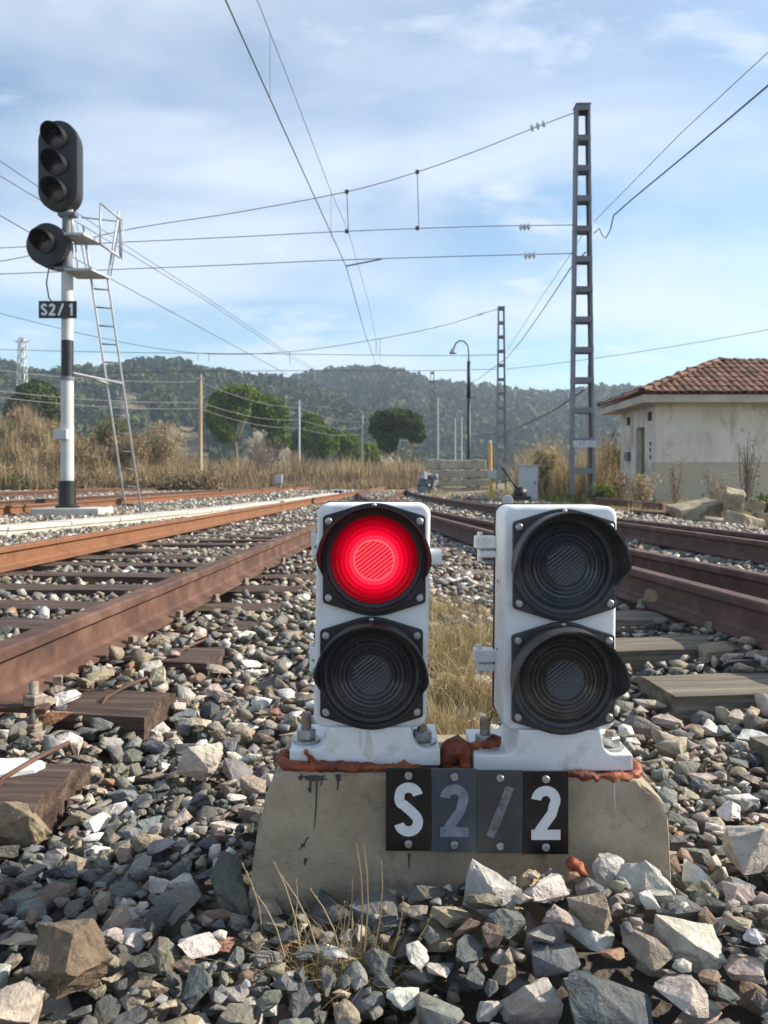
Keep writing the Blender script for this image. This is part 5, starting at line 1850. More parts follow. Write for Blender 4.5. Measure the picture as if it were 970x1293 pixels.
gp = 'concrete sleepers stacked beyond the turnout'
bx_, by_ = 2.95, 32.0
concrete_sleeper((bx_ + .1, by_, .0), 2.35, .02, 'bottom concrete sleeper of the pile by the street lamp, front row', gp, h_=.312)
concrete_sleeper((bx_ + .05, by_ + .6, .0), 2.3, -.02, 'bottom concrete sleeper of the pile by the street lamp, back row', gp, h_=.312)
concrete_sleeper((bx_ + .15, by_ - .02, .34), 2.35, -.02, 'second concrete sleeper up in the pile by the street lamp', gp, h_=.312)
concrete_sleeper((bx_ + .1, by_ + .55, .34), 2.3, .03, 'second concrete sleeper up in the pile, behind the front one', gp, h_=.312)
concrete_sleeper((bx_ + .1, by_ + .02, .68), 2.4, .01, 'third concrete sleeper up in the pile by the street lamp', gp, h_=.34)
concrete_sleeper((bx_ - .05, by_ + .1, 1.04), 2.45, .03, 'topmost concrete sleeper of the pile by the street lamp', gp, tilt=.01, h_=.40, w_=.34)
concrete_sleeper((bx_ + .2, by_ + .6, .70), 2.2, .02, 'topmost concrete sleeper at the back of the pile', gp, h_=.34)
concrete_sleeper((bx_ + .5, by_ - 1.6, .0), 2.3, .22, 'pale concrete sleeper lying on the ground before the pile', gp, tilt=-.05, h_=.18)
for z in (.3255, .6655, 1.029):
    for dx in (-.8, .8):
        o = MB().box((bx_ + dx + .08, by_ + .26, z), (.08, .80, .024)).build('timber_batten', M['wood_grey'])
        side = 'left' if dx < 0 else 'right'
        lev = {.3255: 'bottom', .6655: 'middle', 1.029: 'top'}[z]
        tag(o, f'{lev} spacer batten at the {side} end of the concrete sleeper pile', 'batten', 'battens in the sleeper pile')
# dark bundle at the pile's left end
e = empty('rubble_heap', (1.75, 31.4, 0), 'dark heap of scrap at the left end of the sleeper pile', 'scrap heap')
for k in range(9):
    V_, T_, me = MID[k % len(MID)]
    s = random.uniform(.14, .26)
    mb = MB().add([(1.75 + random.uniform(-.28, .28) * 0 + V_[i][0] * s + (k % 3 - 1) * .22, 31.4 + V_[i][1] * s + (k % 2) * .2, .14 + V_[i][2] * s + (k // 3) * .30) for i in range(len(V_))], [tuple(t) for t in T_])
    mb.build('scrap_lump', M['steel_grey'], e)

# old concrete blocks by the house
gp = 'old concrete blocks before the house'
for c, sz, rt, lb in ((at(876, 648, 13.2), (.92, .46, .38), (.18, -.14, .22), 'long concrete block lying before the house'),
                      (at(926, 634, 13.0), (.34, .48, .44), (.25, .18, -.35), 'topmost concrete block leaning on the pile before the house'),
                      (at(938, 662, 12.3), (.52, .46, .34), (.15, .22, .4), 'nearest concrete block of the pile before the house'),
                      (at(903, 664, 12.6), (.44, .38, .28), (.12, .2, -.3), 'low concrete block at the foot of the pile before the house'),
                      (at(968, 658, 12.9), (.44, .44, .28), (.15, .1, .6), 'concrete block at the right edge before the house'),
                      (at(850, 664, 12.9), (.34, .30, .16), (.2, -.1, .5), 'small flat concrete lump left of the pile before the house'),
                      (at(956, 640, 13.6), (.30, .34, .26), (.3, .2, .9), 'small concrete lump behind the topmost block')):
    o = MB().box(c, Vector(sz) * 0.88, rt).build('concrete_block', M['rubble'], None, bevel=0.02, seg=1)
    bm = bmesh.new()
    bm.from_mesh(o.data)
    for ml in (0.2, 0.1, 0.06):
        bmesh.ops.subdivide_edges(bm, edges=[e for e in bm.edges if e.calc_length() > ml], cuts=1, use_grid_fill=True)
        bmesh.ops.triangulate(bm, faces=bm.faces)
    bm.normal_update()
    for v in bm.verts:
        v.co += v.normal * (0.030 * noise.noise(v.co * 4) + 0.016 * noise.noise(v.co * 13))
    bm.to_mesh(o.data)
    bm.free()
    tag(o, lb, 'concrete block', gp)
for k, (a, b, w_, h_, lb) in enumerate((((752, 632, 16.0), (838, 640, 15.2), .14, .13, 'rusty rail length lying at the foot of the tallest mast'),
                             ((800, 648, 13.8), (846, 652, 13.2), .22, .12, 'dark old timber lying left of the concrete blocks'),
                             ((846, 672, 11.8), (910, 676, 11.4), .24, .08, 'weathered plank on the ground before the concrete blocks'),
                             ((770, 650, 14.2), (812, 655, 13.6), .5, .12, 'pale concrete slab behind the right-hand rails'))):
    p, q = at(*a), at(*b)
    c = (p + q) / 2
    v = q - p
    o = MB().box(c, (v.length, w_, h_), (0, -math.asin(v.z / v.length), math.atan2(v.y, v.x))).build(('rail_offcut', 'old_timber', 'old_plank', 'concrete_slab')[k], M[('rust_dark', 'wood_dark', 'wood_grey', 'concrete_old')[k]], None, bevel=0.012, seg=1)
    tag(o, lb, ('rail', 'timber', 'plank', 'slab')[k])


def trackside_things():
    d = 20.5
    a = at(667, 634, d)
    e = empty('equipment_cabinet', (a.x, d, a.z), 'grey metal equipment cabinet beside the point lever', 'cabinet')
    MB().box((a.x, d, a.z + .48), (.44, .34, .92)).build('cabinet_body', M['cabinet'], e, bevel=.012)
    MB().box((a.x, d, a.z + .955), (.50, .40, .03)).build('cabinet_roof', M['cabinet'], e, bevel=.006)
    dr = MB().box((a.x, d - .176, a.z + .48), (.38, .01, .82)).build('cabinet_door', M['cabinet'], e, bevel=.003)
    MB().box((a.x + .14, d - .188, a.z + .5), (.03, .02, .10)).build('handle', M['steel_grey'], dr)
    d = 23.5
    a = at(620, 628, d)
    e = empty('yellow_post', (a.x, d, a.z), 'slim yellow orange marker post with a small white plate', 'marker post')
    MB().tube([a - Vector((0, 0, .2)), at(619, 560, d)], .055, n=10).build('post', M['yellow'], e, smooth=True, angle=R(40))
    MB().tube([at(619, 561, d), at(619, 556, d)], [.06, .03], n=10).build('post_cap', M['cabinet'], e, smooth=True)
    MB().box(at(622, 599, d - .09), (.24, .012, .24)).build('small_plate', M['cabinet'], e, bevel=.003)
    d = 18.5
    a = at(657, 632, d)
    e = empty('point_lever', (a.x, d, a.z), 'black point lever slanting up to the left by the grey cabinet', 'point lever')
    MB().box((a.x, d, a.z + .06), (.40, .5, .10)).build('lever_base', M['mast_black'], e, bevel=.01)
    MB().lathe([(.02, -.16), (.14, -.12), (.16, 0), (.14, .12), (.02, .16)], lambda p, q, h: (a.x + p, d + h, a.z + .17 + q), n=16).build('lever_hub', M['mast_black'], e, smooth=True)
    MB().tube([(a.x, d - .05, a.z + .17), at(634, 590, d - .05)], [.032, .022], n=8).build('lever_arm', M['mast_black'], e, smooth=True)
    MB().tube([(a.x - .05, d - .1, a.z + .10), (a.x - .40, d - .1, a.z + .06)], .04, n=8).build('counterweight_arm', M['mast_black'], e)
    d = 16.5
    c = at(641, 632, d)
    e = empty('track_indicator', (c.x, d, .02), 'small white round indicator just above the unlit signal', 'indicator')
    MB().lathe([(.02, -.04), (.105, -.04), (.115, 0), (.105, .03), (.02, .04)], lambda p, q, h: c + Vector((p, h, q)), n=20, close=True).build('disc', M['cabinet'], e, smooth=True, angle=R(40))
    MB().box((c.x, d, (c.z + .02) / 2 - .03), (.06, .05, abs(c.z - .02))).build('stem', M['cabinet'], e)
    d = 31.0
    c = at(428, 621, d)
    e = empty('ground_marker', (c.x, d, 0), 'low white ground marker with two dark spots between the left tracks', 'ground marker')
    MB().box((c.x, d, c.z), (.52, .3, .17)).build('marker_body', M['white'], e, bevel=.03)
    for s in (-.11, .06):
        MB().lathe([(.065, 0), (.065, .02), (.01, .022)], lambda p, q, h: (c.x + s + p, d - .151 - h, c.z + q), n=14).build('dark_spot', M['mast_black'], e)
    MB().box((c.x, d, (c.z - .08) / 2), (.4, .24, max(c.z - .09, .03))).build('marker_foot', M['concrete_old'], e)
    d = 46.0
    c = at(352, 605, d)
    e = empty('cable_cabinet', (c.x, d, 0), 'small grey box standing among the dry reeds on the left', 'cabinet')
    MB().box((c.x, d, c.z), (.42, .3, .5)).build('cabinet_body', M['cabinet'], e, bevel=.02)
    MB().box((c.x, d, (c.z - .26) / 2), (.3, .2, max(c.z - .26, .05))).build('cabinet_foot', M['concrete_old'], e)


trackside_things()

# ------------------------------------------------------------------ plants
def leaf_quads(centres, size, elong=1.6, up=0.0):
    """small bent leaf quads at the given places"""
    n = len(centres)
    d = rng.normal(size=(n, 3)); d[:, 2] += up
    d /= np.linalg.norm(d, axis=1)[:, None]
    e = rng.normal(size=(n, 3))
    e -= d * (e * d).sum(1)[:, None]
    e /= np.linalg.norm(e, axis=1)[:, None]
    s = size * rng.uniform(0.6, 1.4, (n, 1))
    a, b = d * s * elong / 2, e * s / 2
    V = np.stack([centres - a, centres + b * 0.8, centres + a, centres - b * 0.8], 1).reshape(-1, 3)
    Fq = np.arange(4 * n).reshape(-1, 4)
    return V, Fq


def blob_points(blobs, n, shell=0.55):
    """points spread through ellipsoids (cx,cy,cz,rx,ry,rz), thicker towards the skin, with lumpy radius"""
    B = np.array(blobs, float)
    vol = B[:, 3] * B[:, 4] * B[:, 5]
    k = rng.choice(len(B), n, p=vol ** 0.7 / (vol ** 0.7).sum())
    d = rng.normal(size=(n, 3)); d /= np.linalg.norm(d, axis=1)[:, None]
    r = (shell + (1 - shell) * rng.random(n)) * (1 + 0.09 * np.sin(7 * d[:, 0] + 5 * d[:, 2] + k) * np.sin(6 * d[:, 1] + 2 * k))
    return B[k, :3] + d * r[:, None] * B[k, 3:6]


def tree(name, px, d, ybase, blobs_px, n, size, label, mat, trunk_px, group='green trees beyond the tracks', bark='bark'):
    """blobs_px: (x, y, half width, half height) in photo pixels at distance d; trunk_px: limbs as pixel paths"""
    k = d / F
    base = at(px, ybase, d)
    e = empty(name, (base.x, d, base.z), label, 'tree', group)
    blobs = []
    for (x, y, rx, ry) in blobs_px:
        c = at(x, y, d)
        big = (c.x, d + rng.uniform(-.3, .3) * rx * k, c.z, rx * k, rx * k * 0.95, ry * k)
        blobs.append(big)
        # sprays standing out of the main mass break up the outline
        for q in range(9):
            a = rng.uniform(0, 2 * math.pi); b = rng.uniform(-0.25, 1.0)
            dv = np.array([math.cos(a) * math.sqrt(max(0, 1 - b * b)), math.sin(a) * math.sqrt(max(0, 1 - b * b)), b])
            f = rng.uniform(.18, .30)
            blobs.append((big[0] + dv[0] * big[3] * .80, big[1] + dv[1] * big[4] * .80, big[2] + dv[2] * big[5] * .80, big[3] * f, big[4] * f, big[5] * f * 1.1))
    P_ = blob_points(blobs, int(n * 1.9), .7)
    V, Fq = leaf_quads(P_ - np.array(origin_of(e)), size * .72, 1.5, 0.5)
    tag(mesh_np('crown', V, Fq, M[mat], e), kind='stuff')
    for path, r in trunk_px:
        pts = [at(x, y, d) for x, y in path]
        MB().tube(pts, [r * (1 - 0.55 * i / max(1, len(pts) - 1)) for i in range(len(pts))], n=8).build('trunk', M[bark], e, smooth=True)
    return e


tree('umbrella_pine', 300, 88, 606, [(290, 512, 27, 25), (307, 500, 22, 14), (278, 528, 20, 22), (283, 545, 16, 16)], 9000, .34, 'large round-headed umbrella pine, left of the joined pair', 'pine', [([(300, 610), (299, 580), (296, 550), (292, 520)], .30), ([(297, 560), (310, 530)], .16)])
tree('umbrella_pine', 345, 92, 606, [(340, 522, 24, 22), (352, 534, 14, 22), (326, 520, 14, 24), (352, 556, 16, 12)], 7500, .34, 'second umbrella pine, right of the joined pair', 'pine', [([(336, 610), (338, 575), (341, 545), (340, 525)], .28), ([(338, 572), (352, 545)], .14)])
tree('round_pine', 398, 96, 608, [(393, 540, 16, 18), (400, 556, 30, 22), (385, 560, 22, 18)], 8000, .34, 'broad low green pine right of the thin pole', 'pine', [([(400, 612), (399, 585), (397, 555)], .26)])
tree('round_pine', 440, 100, 608, [(437, 558, 19, 12), (444, 574, 17, 13)], 4500, .34, 'small rounded green pine left of the farthest pale pole', 'pine', [([(441, 612), (440, 590), (440, 565)], .22)])
tree('round_pine', 466, 104, 609, [(466, 574, 15, 15), (474, 588, 10, 10)], 3600, .34, 'smallest rounded green pine right of the farthest pale pole', 'pine', [([(468, 612), (467, 590), (466, 575)], .20)])
tree('umbrella_pine', 503, 84, 609, [(500, 530, 33, 13), (515, 540, 22, 14), (482, 542, 16, 14), (526, 552, 12, 8), (490, 558, 14, 14)], 8500, .32, 'flat-topped umbrella pine with a leaning bare trunk above the railway tracks', 'pine_dark', [([(503, 612), (503, 590), (501, 566), (498, 545)], .36), ([(502, 578), (515, 566), (527, 556)], .16), ([(502, 572), (488, 556)], .14), ([(503, 588), (528, 587)], .08)], bark='bark_dry')
tree('broad_tree', 38, 95, 600, [(45, 505, 26, 26), (25, 520, 20, 22), (60, 525, 18, 24)], 6500, .38, 'green tree behind the lattice tower at the left edge', 'pine_dark', [([(42, 610), (42, 560), (44, 515)], .30)])
tree('broad_tree', 66, 80, 604, [(70, 540, 18, 22), (50, 545, 16, 16)], 3500, .34, 'smaller green tree just left of the signal mast', 'pine_dark', [([(66, 610), (66, 560), (68, 540)], .2)])
tree('broad_tree', 10, 62, 604, [(2, 565, 16, 22), (-12, 560, 20, 30)], 3600, .30, 'dark green bush cut by the left edge below the tower', 'pine_dark', [([(0, 612), (0, 585), (2, 565)], .14)])


def blades(n, xy, h0, h1, wd, lean, zfun, seg=3, curl=0.25):
    """tapering curved blades; xy: (n,2) roots"""
    a = rng.uniform(0, 2 * math.pi, n)
    h = rng.uniform(h0, h1, n)
    le = np.abs(rng.normal(0, lean, n)) * h
    dirv = np.stack([np.cos(a), np.sin(a)], 1)
    sa = rng.uniform(0, 2 * math.pi, n)
    side = np.stack([np.cos(sa), np.sin(sa), np.zeros(n)], 1)
    w_ = wd * rng.uniform(.6, 1.4, n)
    z0 = zfun(xy[:, 0], xy[:, 1])
    rows = []
    for k in range(seg + 1):
        t = k / seg
        c = np.stack([xy[:, 0] + dirv[:, 0] * le * t ** 1.8, xy[:, 1] + dirv[:, 1] * le * t ** 1.8, z0 + h * (t - curl * lean * t * t)], 1)
        ww = (w_ * (1 - t * 0.92) / 2)[:, None] * side
        rows += [c - ww, c + ww]
    V = np.stack(rows, 1).reshape(-1, 3)
    m = 2 * (seg + 1)
    b = np.arange(n)[:, None] * m
    Fq = np.concatenate([np.stack([b[:, 0] + 2 * k, b[:, 0] + 2 * k + 1, b[:, 0] + 2 * k + 3, b[:, 0] + 2 * k + 2], 1) for k in range(seg)])
    return V, Fq


def flat(z): return lambda x, y: np.full(len(x), z)


# dry cane and reeds along the far side of the tracks (left) and behind the mast (right)
def reeds(name, label, n, px0, px1, d0, d1, h0, h1, wd, mat, z=0.0, clump=None):
    d = rng.uniform(d0, d1, n)
    px = rng.uniform(px0, px1, n)
    xy = np.stack([(px - 485) / F * d, d], 1)
    k = 0.72 + 0.38 * np.sin(px * 0.11 + 1.3) * np.sin(px * 0.043) + 0.2 * np.sin(px * 0.31)
    keep = rng.random(n) < np.clip(k + 0.35, 0, 1)
    xy = xy[keep]
    V, Fq = blades(len(xy), xy, h0, h1, wd, 0.26, flat(z))
    pk = px[keep]
    hk = 0.72 + 0.20 * np.sin(pk * 0.09 + d[keep] * .3) + 0.16 * np.sin(pk * 0.27 + 2 * d[keep]) + 0.12 * np.sin(pk * 0.61)
    Vr = V.reshape(len(xy), -1, 3)
    Vr[:, :, 2] = z + (Vr[:, :, 2] - z) * hk[:, None]
    V = Vr.reshape(-1, 3)
    o = mesh_np(name, V, Fq, M[mat])
    return tag(o, label, 'reeds', kind='stuff')


reeds('dry_reeds', 'band of tan dry reeds along the far left tracks', 13000, 225, 545, 58, 80, 0.9, 2.9, .10, 'reed')
reeds('dry_reeds', 'tall golden reeds behind the tallest mast', 6500, 652, 800, 25.5, 34, .7, 2.5, .036, 'reed')
reeds('brown_reeds', 'brown withered stems among the tan reeds on the left', 9000, 225, 545, 56, 78, 0.8, 2.5, .10, 'scrub_brown')
reeds('low_dry_grass', 'low dry grass in front of the pines', 9000, 150, 560, 46, 60, .3, 1.1, .06, 'scrub_brown')
reeds('low_green_grass', 'low green grass at the foot of the tallest mast', 5000, 655, 830, 18.6, 25, .12, .50, .022, 'grass_green', z=-.1)
reeds('low_dry_grass', 'low dry grass on the ground before the house', 9000, 740, 1010, 14.2, 21.2, .10, .42, .018, 'grass_dry', z=-.12)
reeds('low_dry_grass', 'dry grass strip by the grey cabinet', 4500, 540, 740, 24, 44, .15, .6, .03, 'grass_dry', z=-.1)


def bank():
    """scrub-covered bank on the left"""
    nu, nv = 60, 16
    V = []
    for i in range(nu):
        px = -260 + 760 * i / (nu - 1)
        hmax = 4.3 * np.clip((300 - px) / 260, 0, 1) ** 0.8 * (1 + 0.15 * math.sin(px * 0.05))
        for j in range(nv):
            d = 41 + 40 * j / (nv - 1)
            t = min(1, j / 7)
            V.append(((px - 485) / F * d, d, -0.1 + hmax * t * t * (3 - 2 * t) + 0.12 * math.sin(px * .2 + j)))
    i = np.arange(nu - 1)[:, None] * nv + np.arange(nv - 1)[None]
    Fq = np.stack([i, i + nv, i + nv + 1, i + 1], -1).reshape(-1, 4)
    o = mesh_np('bank', np.array(V), Fq, M['soil'])
    o.data.polygons.foreach_set('use_smooth', [True] * len(o.data.polygons))
    tag(o, kind='structure')


def bank_z(px, d):
    hmax = 4.3 * np.clip((300 - px) / 260, 0, 1) ** 0.8 * (1 + 0.15 * np.sin(px * 0.05))
    t = np.clip((d - 41) / 40 * 15 / 7, 0, 1)
    return -0.1 + hmax * t * t * (3 - 2 * t)


bank()


def bank_scrub():
    for nm, mat, n, cl, lab in (('brown_scrub', 'scrub_brown', 105000, 400, 'brown dry scrub covering the left bank'), ('olive_scrub', 'scrub_olive', 28000, 85, 'olive green scrub patches on the left bank')):
        cpx = rng.uniform(-170, 262, cl); cd = rng.uniform(40, 60, cl)
        r = rng.uniform(.35, .95, cl)
        bl = [((p - 485) / F * d, d, bank_z(p, d) + q * .45, q * 1.25, q, q * .85) for p, d, q in zip(cpx, cd, r)]
        P_ = blob_points(bl, n, .3)
        V, Fq = leaf_quads(P_, .075, 4.0, 1.0)
        tag(mesh_np(nm, V, Fq, M[mat]), lab, 'scrub', kind='stuff')


bank_scrub()


def bank_grass(n, h0, h1, wd, mat, name, lab):
    px = rng.uniform(-170, 262, n); d = rng.uniform(40, 60, n)
    V, Fq = blades(n, np.stack([(px - 485) / F * d, d], 1), h0, h1, wd, 0.3, lambda x, y: bank_z(485 + x / y * F, y))
    hk = np.clip(0.75 + 0.35 * np.sin(px * 0.13 + d * .5) + 0.2 * np.sin(px * .41 - d), .25, 1.4)
    Vr = V.reshape(n, -1, 3)
    zb = bank_z(px, d)[:, None]
    Vr[:, :, 2] = zb + (Vr[:, :, 2] - zb) * hk[:, None]
    tag(mesh_np(name, Vr.reshape(-1, 3), Fq, M[mat]), lab, 'grass', kind='stuff')


bank_grass(15000, .4, 1.7, .05, 'scrub_brown', 'brown_bank_grass', 'withered brown grass over the left bank')
bank_grass(9000, .5, 2.1, .05, 'reed', 'tan_bank_grass', 'tan cane stems rising from the left bank')


def shrub(name, px, d, yb_, hpx, wpx, n, size, mat, label, group, twigs=7):
    """many-stemmed plant: stems from the root and leaves along them"""
    a = at(px, yb_, d)
    e = empty(name, (a.x, d, a.z), label, 'plant', group)
    k = d / F
    H_, W_ = hpx * k, wpx * k
    mb = MB()
    pts = []
    for q in range(twigs):
        an = rng.uniform(0, 6.28); sp = rng.uniform(.1, 1) * W_ / 2
        tip = a + Vector((math.cos(an) * sp, math.sin(an) * sp, H_ * rng.uniform(.65, 1.0)))
        mid = a.lerp(tip, .5) + Vector((rng.uniform(-.1, .1) * W_, 0, H_ * .05))
        mb.tube([a - Vector((0, 0, .1)), mid, tip], [.012 * H_, .008 * H_, .003 * H_], n=5)
        for _ in range(int(n / twigs)):
            t = rng.uniform(.15, 1)
            p = (a.lerp(mid, t * 2) if t < .5 else mid.lerp(tip, t * 2 - 1))
            pts.append([p.x + rng.normal(0, .10) * W_, p.y + rng.normal(0, .10) * W_, p.z + rng.normal(0, .04) * H_])
    tag(mb.build('stems', M['twig'], e), kind='stuff')
    V, Fq = leaf_quads(np.array(pts) - np.array(origin_of(e)), size, 2.2, 0.6)
    tag(mesh_np('leaves', V, Fq, M[mat], e), kind='stuff')
    return e


gp = 'dry bushes along the tracks'
shrub('bare_bush', 330, 66, 610, 62, 60, 4500, .06, 'twig', 'bare grey twiggy bush before the umbrella pines', gp, 26)
shrub('bare_bush', 372, 70, 610, 48, 36, 2600, .06, 'twig', 'smaller bare grey bush right of the thin pole', gp, 18)
shrub('dry_bush', 205, 50, 610, 78, 60, 7000, .065, 'reed', 'tall pale dry bush between ladder and timber pole', gp, 20)
shrub('dry_bush', 165, 48, 612, 70, 50, 6000, .07, 'scrub_brown', 'brown dry bush right behind the ladder', gp, 16)
shrub('green_bush', 140, 54, 606, 88, 56, 8000, .08, 'scrub_olive', 'olive green bush rising behind the ladder', gp, 16)
shrub('green_bush', 26, 50, 608, 46, 44, 4200, .08, 'scrub_olive', 'olive green bush left of the signal mast foot', gp, 16)
shrub('dry_bush', 100, 47, 612, 58, 56, 6000, .07, 'scrub_brown', 'brown dry bush directly behind the signal mast', gp, 16)
gp = 'weeds round the house'
shrub('dry_weed', 943, 15.2, 655, 106, 40, 360, .026, 'twig', 'tall thin dry weed in front of the house wall at the right edge', gp, 12)
shrub('dry_weed', 905, 16.5, 650, 60, 50, 420, .028, 'scrub_brown', 'low dry weed behind the concrete blocks', gp, 12)
shrub('dry_weed', 852, 17.5, 640, 62, 34, 360, .028, 'scrub_brown', 'dry weed against the house corner', gp, 10)
shrub('pale_weed', 812, 16.0, 646, 50, 40, 900, .034, 'reed', 'pale leafy weed left of the concrete blocks', gp, 10)
shrub('dry_weed', 785, 18.0, 640, 46, 36, 600, .034, 'scrub_brown', 'brown weed beside the foot of the tallest mast', gp, 10)
shrub('green_weed', 966, 13.6, 650, 26, 30, 260, .055, 'grass_green', 'bright green weed at the right edge by the blocks', gp, 9)
shrub('green_weed', 765, 19.0, 636, 30, 40, 380, .06, 'grass_green', 'green weed right of the mast foot', gp, 10)
shrub('reed_clump', 690, 26, 622, 62, 40, 420, .12, 'reed', 'tan reed clump left of the tallest mast', gp, 14)
shrub('reed_clump', 775, 27, 622, 70, 46, 500, .12, 'scrub_brown', 'brown reed clump between the tallest mast and the house', gp, 14)


def tuft(name, x, y, n, h0, h1, spread, label, mat='grass_dry', lean=.45, wd=.0022, stalks=0, zf=None):
    z = float(gz(x, y)) + 0.01
    e = empty(name, (x, y, z), label, 'grass tuft', 'dry grass tufts in the ballast')
    a = rng.uniform(0, 6.28, n); r = np.sqrt(rng.random(n)) * spread
    xy = np.stack([r * np.cos(a), r * np.sin(a) * .6], 1)
    V, Fq = blades(n, xy, h0, h1, wd, lean, flat(-.02), 4, .4)
    tag(mesh_np('blades', V, Fq, M[mat], e), kind='stuff')
    for (dx, dz, lx) in ([] if not stalks else stalks):
        mb = MB()
        tip = Vector((x + dx + lx, y - .02, z + dz * 1.25))
        root = Vector((x + dx, y, z - .02))
        pts = [root.lerp(tip, t) + Vector((0.010 * math.sin(3 * t), 0, 0.01 * math.sin(t * 3))) for t in (0, .25, .5, .75, 1)]
        mb.tube(pts, [.0013, .0012, .0010, .0008, .0004], n=5)
        st = mb.build('stalk', M['grass_dry'], e)
        for q in range(2):
            p = pts[3].lerp(pts[4], .45 + q * .4)
            s = .0016
            MB().add([p, p + Vector((s, 0, s * 1.6)), p + Vector((0, 0, s * 3.4)), p + Vector((-s * .6, .001, s * 1.5))], [(0, 1, 2, 3)]).build('seed_husk', M['grass_dry'], st)
    return e


tuft('dry_grass_tuft', -0.055, 1.12, 520, .025, .11, .085, 'wiry dry grass tuft with tall stalks in front of the plinth', lean=.9, wd=.0021,
     stalks=[(-.06, .13, -.04), (-.03, .115, -.06), (.015, .15, .0), (.02, .15, .005), (.03, .13, .02), (-.02, .11, .03), (-.05, .085, .05), (.05, .09, .03), (.06, .07, .06), (-.08, .10, -.05), (.0, .10, -.05)])
tuft('dry_grass_tuft', -0.16, 1.18, 40, .02, .06, .04, 'small dry grass sprig left of the tall-stalked tuft', lean=.9, wd=.0014, stalks=[(-.02, .11, -.03), (.01, .09, .02)])
for (x, y, n, h1, sp, lb) in ((.125, 1.72, 700, .13, .09, 'nearest dry grass tuft between the two signals, behind the sealant lumps'), (.215, 1.86, 800, .15, .10, 'dry grass tuft right behind the hinge side of the unlit signal'),
                              (.150, 2.12, 800, .17, .13, 'thick straw-coloured grass tuft in the gap between the signals, lower middle'), (.245, 2.45, 800, .19, .14, 'thick straw-coloured grass tuft in the gap between the signals, upper right'),
                              (.215, 2.85, 700, .18, .16, 'dry grass tuft farther back in the gap, left'), (.33, 3.2, 600, .17, .17, 'dry grass tuft farther back in the gap, right'), (.30, 3.8, 500, .15, .2, 'farthest dry grass tuft in the gap between the signals')):
    tuft('dry_grass_tuft', x, y, int(n * 1.3), h1 * .4, h1 * 1.35, sp, lb, lean=.65, wd=.0026 + .0004 * y)
tuft('dry_grass_tuft', -0.40, 1.30, 16, .02, .05, .05, 'thin dry grass wisps left of the plinth', lean=1.2, wd=.0012)

# ------------------------------------------------------------------ hills with pine woods
def ridge(pxs, pys):
    return lambda x: np.interp(x, pxs, pys)


def hill(name, prof, d0, d1, z_foot, ntree, tsize, px0, px1, seed, dens):
    nu, nv = 140, 26
    U = np.linspace(px0, px1, nu); T = np.linspace(0, 1.5, nv)
    ux, tt = np.meshgrid(U, T, indexing='ij')

    def surf_(u, t):
        zr = CAMZ + (HOR - prof(u) - 7) / F * d1
        tc_ = np.clip(t, 0, 1)
        z = z_foot + (zr - z_foot) * (0.55 * tc_ + 0.45 * tc_ * tc_ * (3 - 2 * tc_))
        z = np.where(t > 1, zr * (1 - 0.5 * (t - 1)), z)
        z = z + (2.2 * np.sin(u * 0.045 + 3 * t + seed) + 1.4 * np.sin(u * 0.11 - 5 * t)) * np.clip(tc_ * (1 - tc_) * 4, 0, 1) * (d1 / 400)
        d = d0 + (d1 - d0) * t
        return (u - 485) / F * d, d, z
    X, D, Z = surf_(ux, tt)
    V = np.stack([X, D, Z], -1).reshape(-1, 3)
    i = np.arange(nu - 1)[:, None] * nv + np.arange(nv - 1)[None]
    Fq = np.stack([i, i + nv, i + nv + 1, i + 1], -1).reshape(-1, 4)
    o = mesh_np(name, V, Fq, M['hill'])
    o.data.polygons.foreach_set('use_smooth', [True] * len(o.data.polygons))
    tag(o, kind='structure')
    # pines: a cloud of needle sprays for each crown
    u = rng.uniform(px0, px1, ntree * 3); t = rng.uniform(0.02, 1.06, ntree * 3) 
    keep = rng.random(len(u)) < dens(u, t)
    u, t = u[keep][:ntree], t[keep][:ntree]
    x, d, z = surf_(u, t)
    n = len(x)
    hgt = tsize * rng.uniform(.55, 1.25, n)
    wid = hgt * rng.uniform(.30, .52, n)
    m = 34
    dv = rng.normal(size=(n, m, 3)); dv /= np.linalg.norm(dv, axis=2)[:, :, None]
    rr = rng.random((n, m, 1)) ** .4
    P_ = np.stack([x, d, z + hgt * .62], -1)[:, None, :] + dv * rr * np.stack([wid, wid, hgt * .42], -1)[:, None, :]
    P_ = P_.reshape(-1, 3)
    V, Fq = leaf_quads(P_, tsize * .33, 1.3, .3)
    return V, Fq


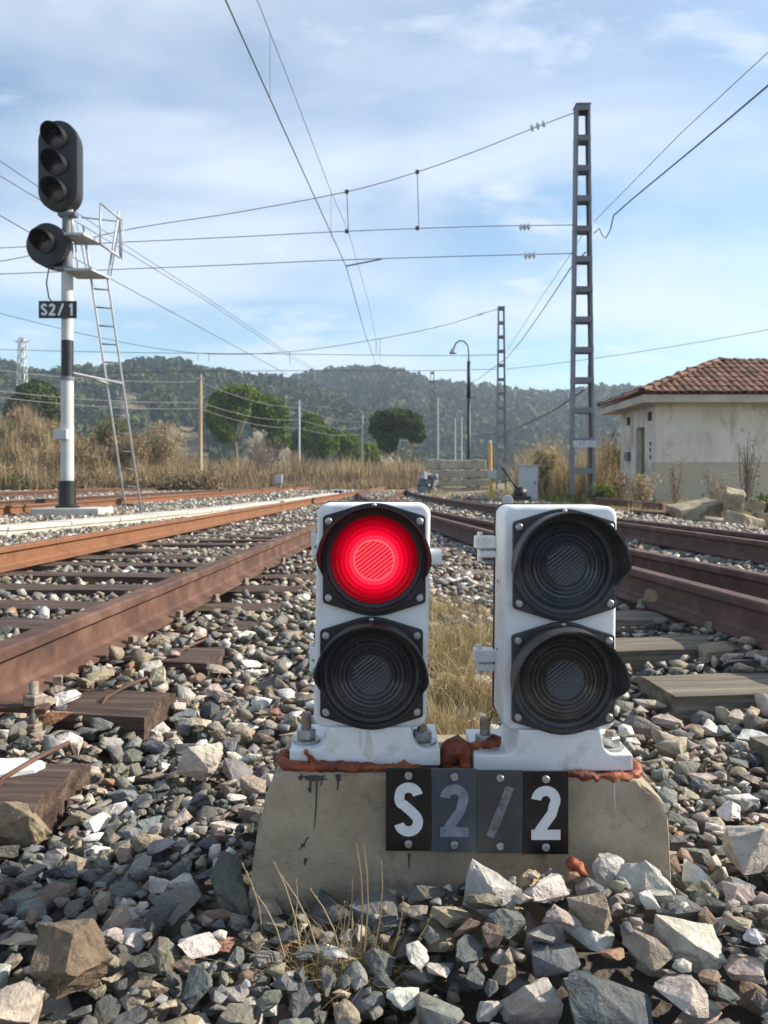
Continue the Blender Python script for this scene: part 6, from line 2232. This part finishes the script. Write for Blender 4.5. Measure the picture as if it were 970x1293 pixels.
profL = ridge([-400, -100, 0, 30, 60, 100, 130, 160, 200, 215, 240, 260, 300, 345, 372, 400, 440, 520], [470, 466, 466, 474, 478, 470, 474, 468, 459, 459, 468, 476, 481, 484, 490, 500, 520, 560])
profR = ridge([200, 300, 345, 375, 400, 430, 460, 490, 520, 540, 570, 600, 640, 680, 720, 760, 790, 900, 1100, 1400], [520, 500, 488, 482, 476, 473, 472, 474, 480, 487, 491, 494, 500, 503, 502, 497, 497, 506, 500, 505])
Va, Fa = hill('hill', profR, 300, 560, -0.5, 5600, 9.0, 150, 1300, 2.0, lambda u, t: np.clip(0.35 + 1.2 * t, 0, 1))
Vb, Fb = hill('hill', profL, 190, 400, -0.5, 2600, 6.5, -350, 530, 5.0, lambda u, t: np.clip(-0.25 + 1.25 * t + 0.40 * np.sin(u * .05) * np.sin(t * 9), 0.03, 1))
tag(mesh_np('pine_forest', Va, Fa, M['forest']), 'bluish green pine forest covering the far hill', 'forest', kind='stuff')
tag(mesh_np('pine_forest', Vb, Fb, M['forest']), 'pine wood scattered over the nearer left hill', 'forest', kind='stuff')


def field_bushes():
    """low bushes on the open ground before the hills"""
    n = 150
    px = rng.uniform(480, 830, n); d = rng.uniform(110, 260, n)
    r = rng.uniform(.6, 1.8, n)
    bl = [((p - 485) / F * q, q, .3 + s * .3, s * 1.5, s * 1.2, s * .8) for p, q, s in zip(px, d, r)]
    V, Fq = leaf_quads(blob_points(bl, 9000, .3), .5, 1.6, .3)
    tag(mesh_np('field_bushes', V, Fq, M['scrub_olive']), 'low olive bushes scattered on the field below the far hill', 'bushes', kind='stuff')
    n = 60
    px = rng.uniform(60, 520, n); d = rng.uniform(110, 190, n)
    r = rng.uniform(.8, 2.2, n)
    bl = [((p - 485) / F * q, q, .3 + s * .3, s * 1.5, s * 1.2, s * .9) for p, q, s in zip(px, d, r)]
    V, Fq = leaf_quads(blob_points(bl, 7000, .3), .55, 1.6, .3)
    tag(mesh_np('field_bushes', V, Fq, M['scrub_brown']), 'brownish bushes at the foot of the left hill', 'bushes', kind='stuff')


field_bushes()

# ------------------------------------------------------------------ air
def haze():
    mb = MB().box((20, 430, 40), (1500, 1050, 83))
    m = bpy.data.materials.new('haze_air')
    m.use_nodes = True
    t = m.node_tree
    t.nodes.clear()
    out = nn(t, 'ShaderNodeOutputMaterial')
    v = nn(t, 'ShaderNodeVolumePrincipled')
    v.inputs['Color'].default_value = (0.68, 0.82, 1.0, 1)
    v.inputs['Density'].default_value = 0.00055
    v.inputs['Anisotropy'].default_value = 0.2
    t.links.new(v.outputs[0], out.inputs['Volume'])
    o = mb.build('haze', m)
    tag(o, kind='stuff')


haze()
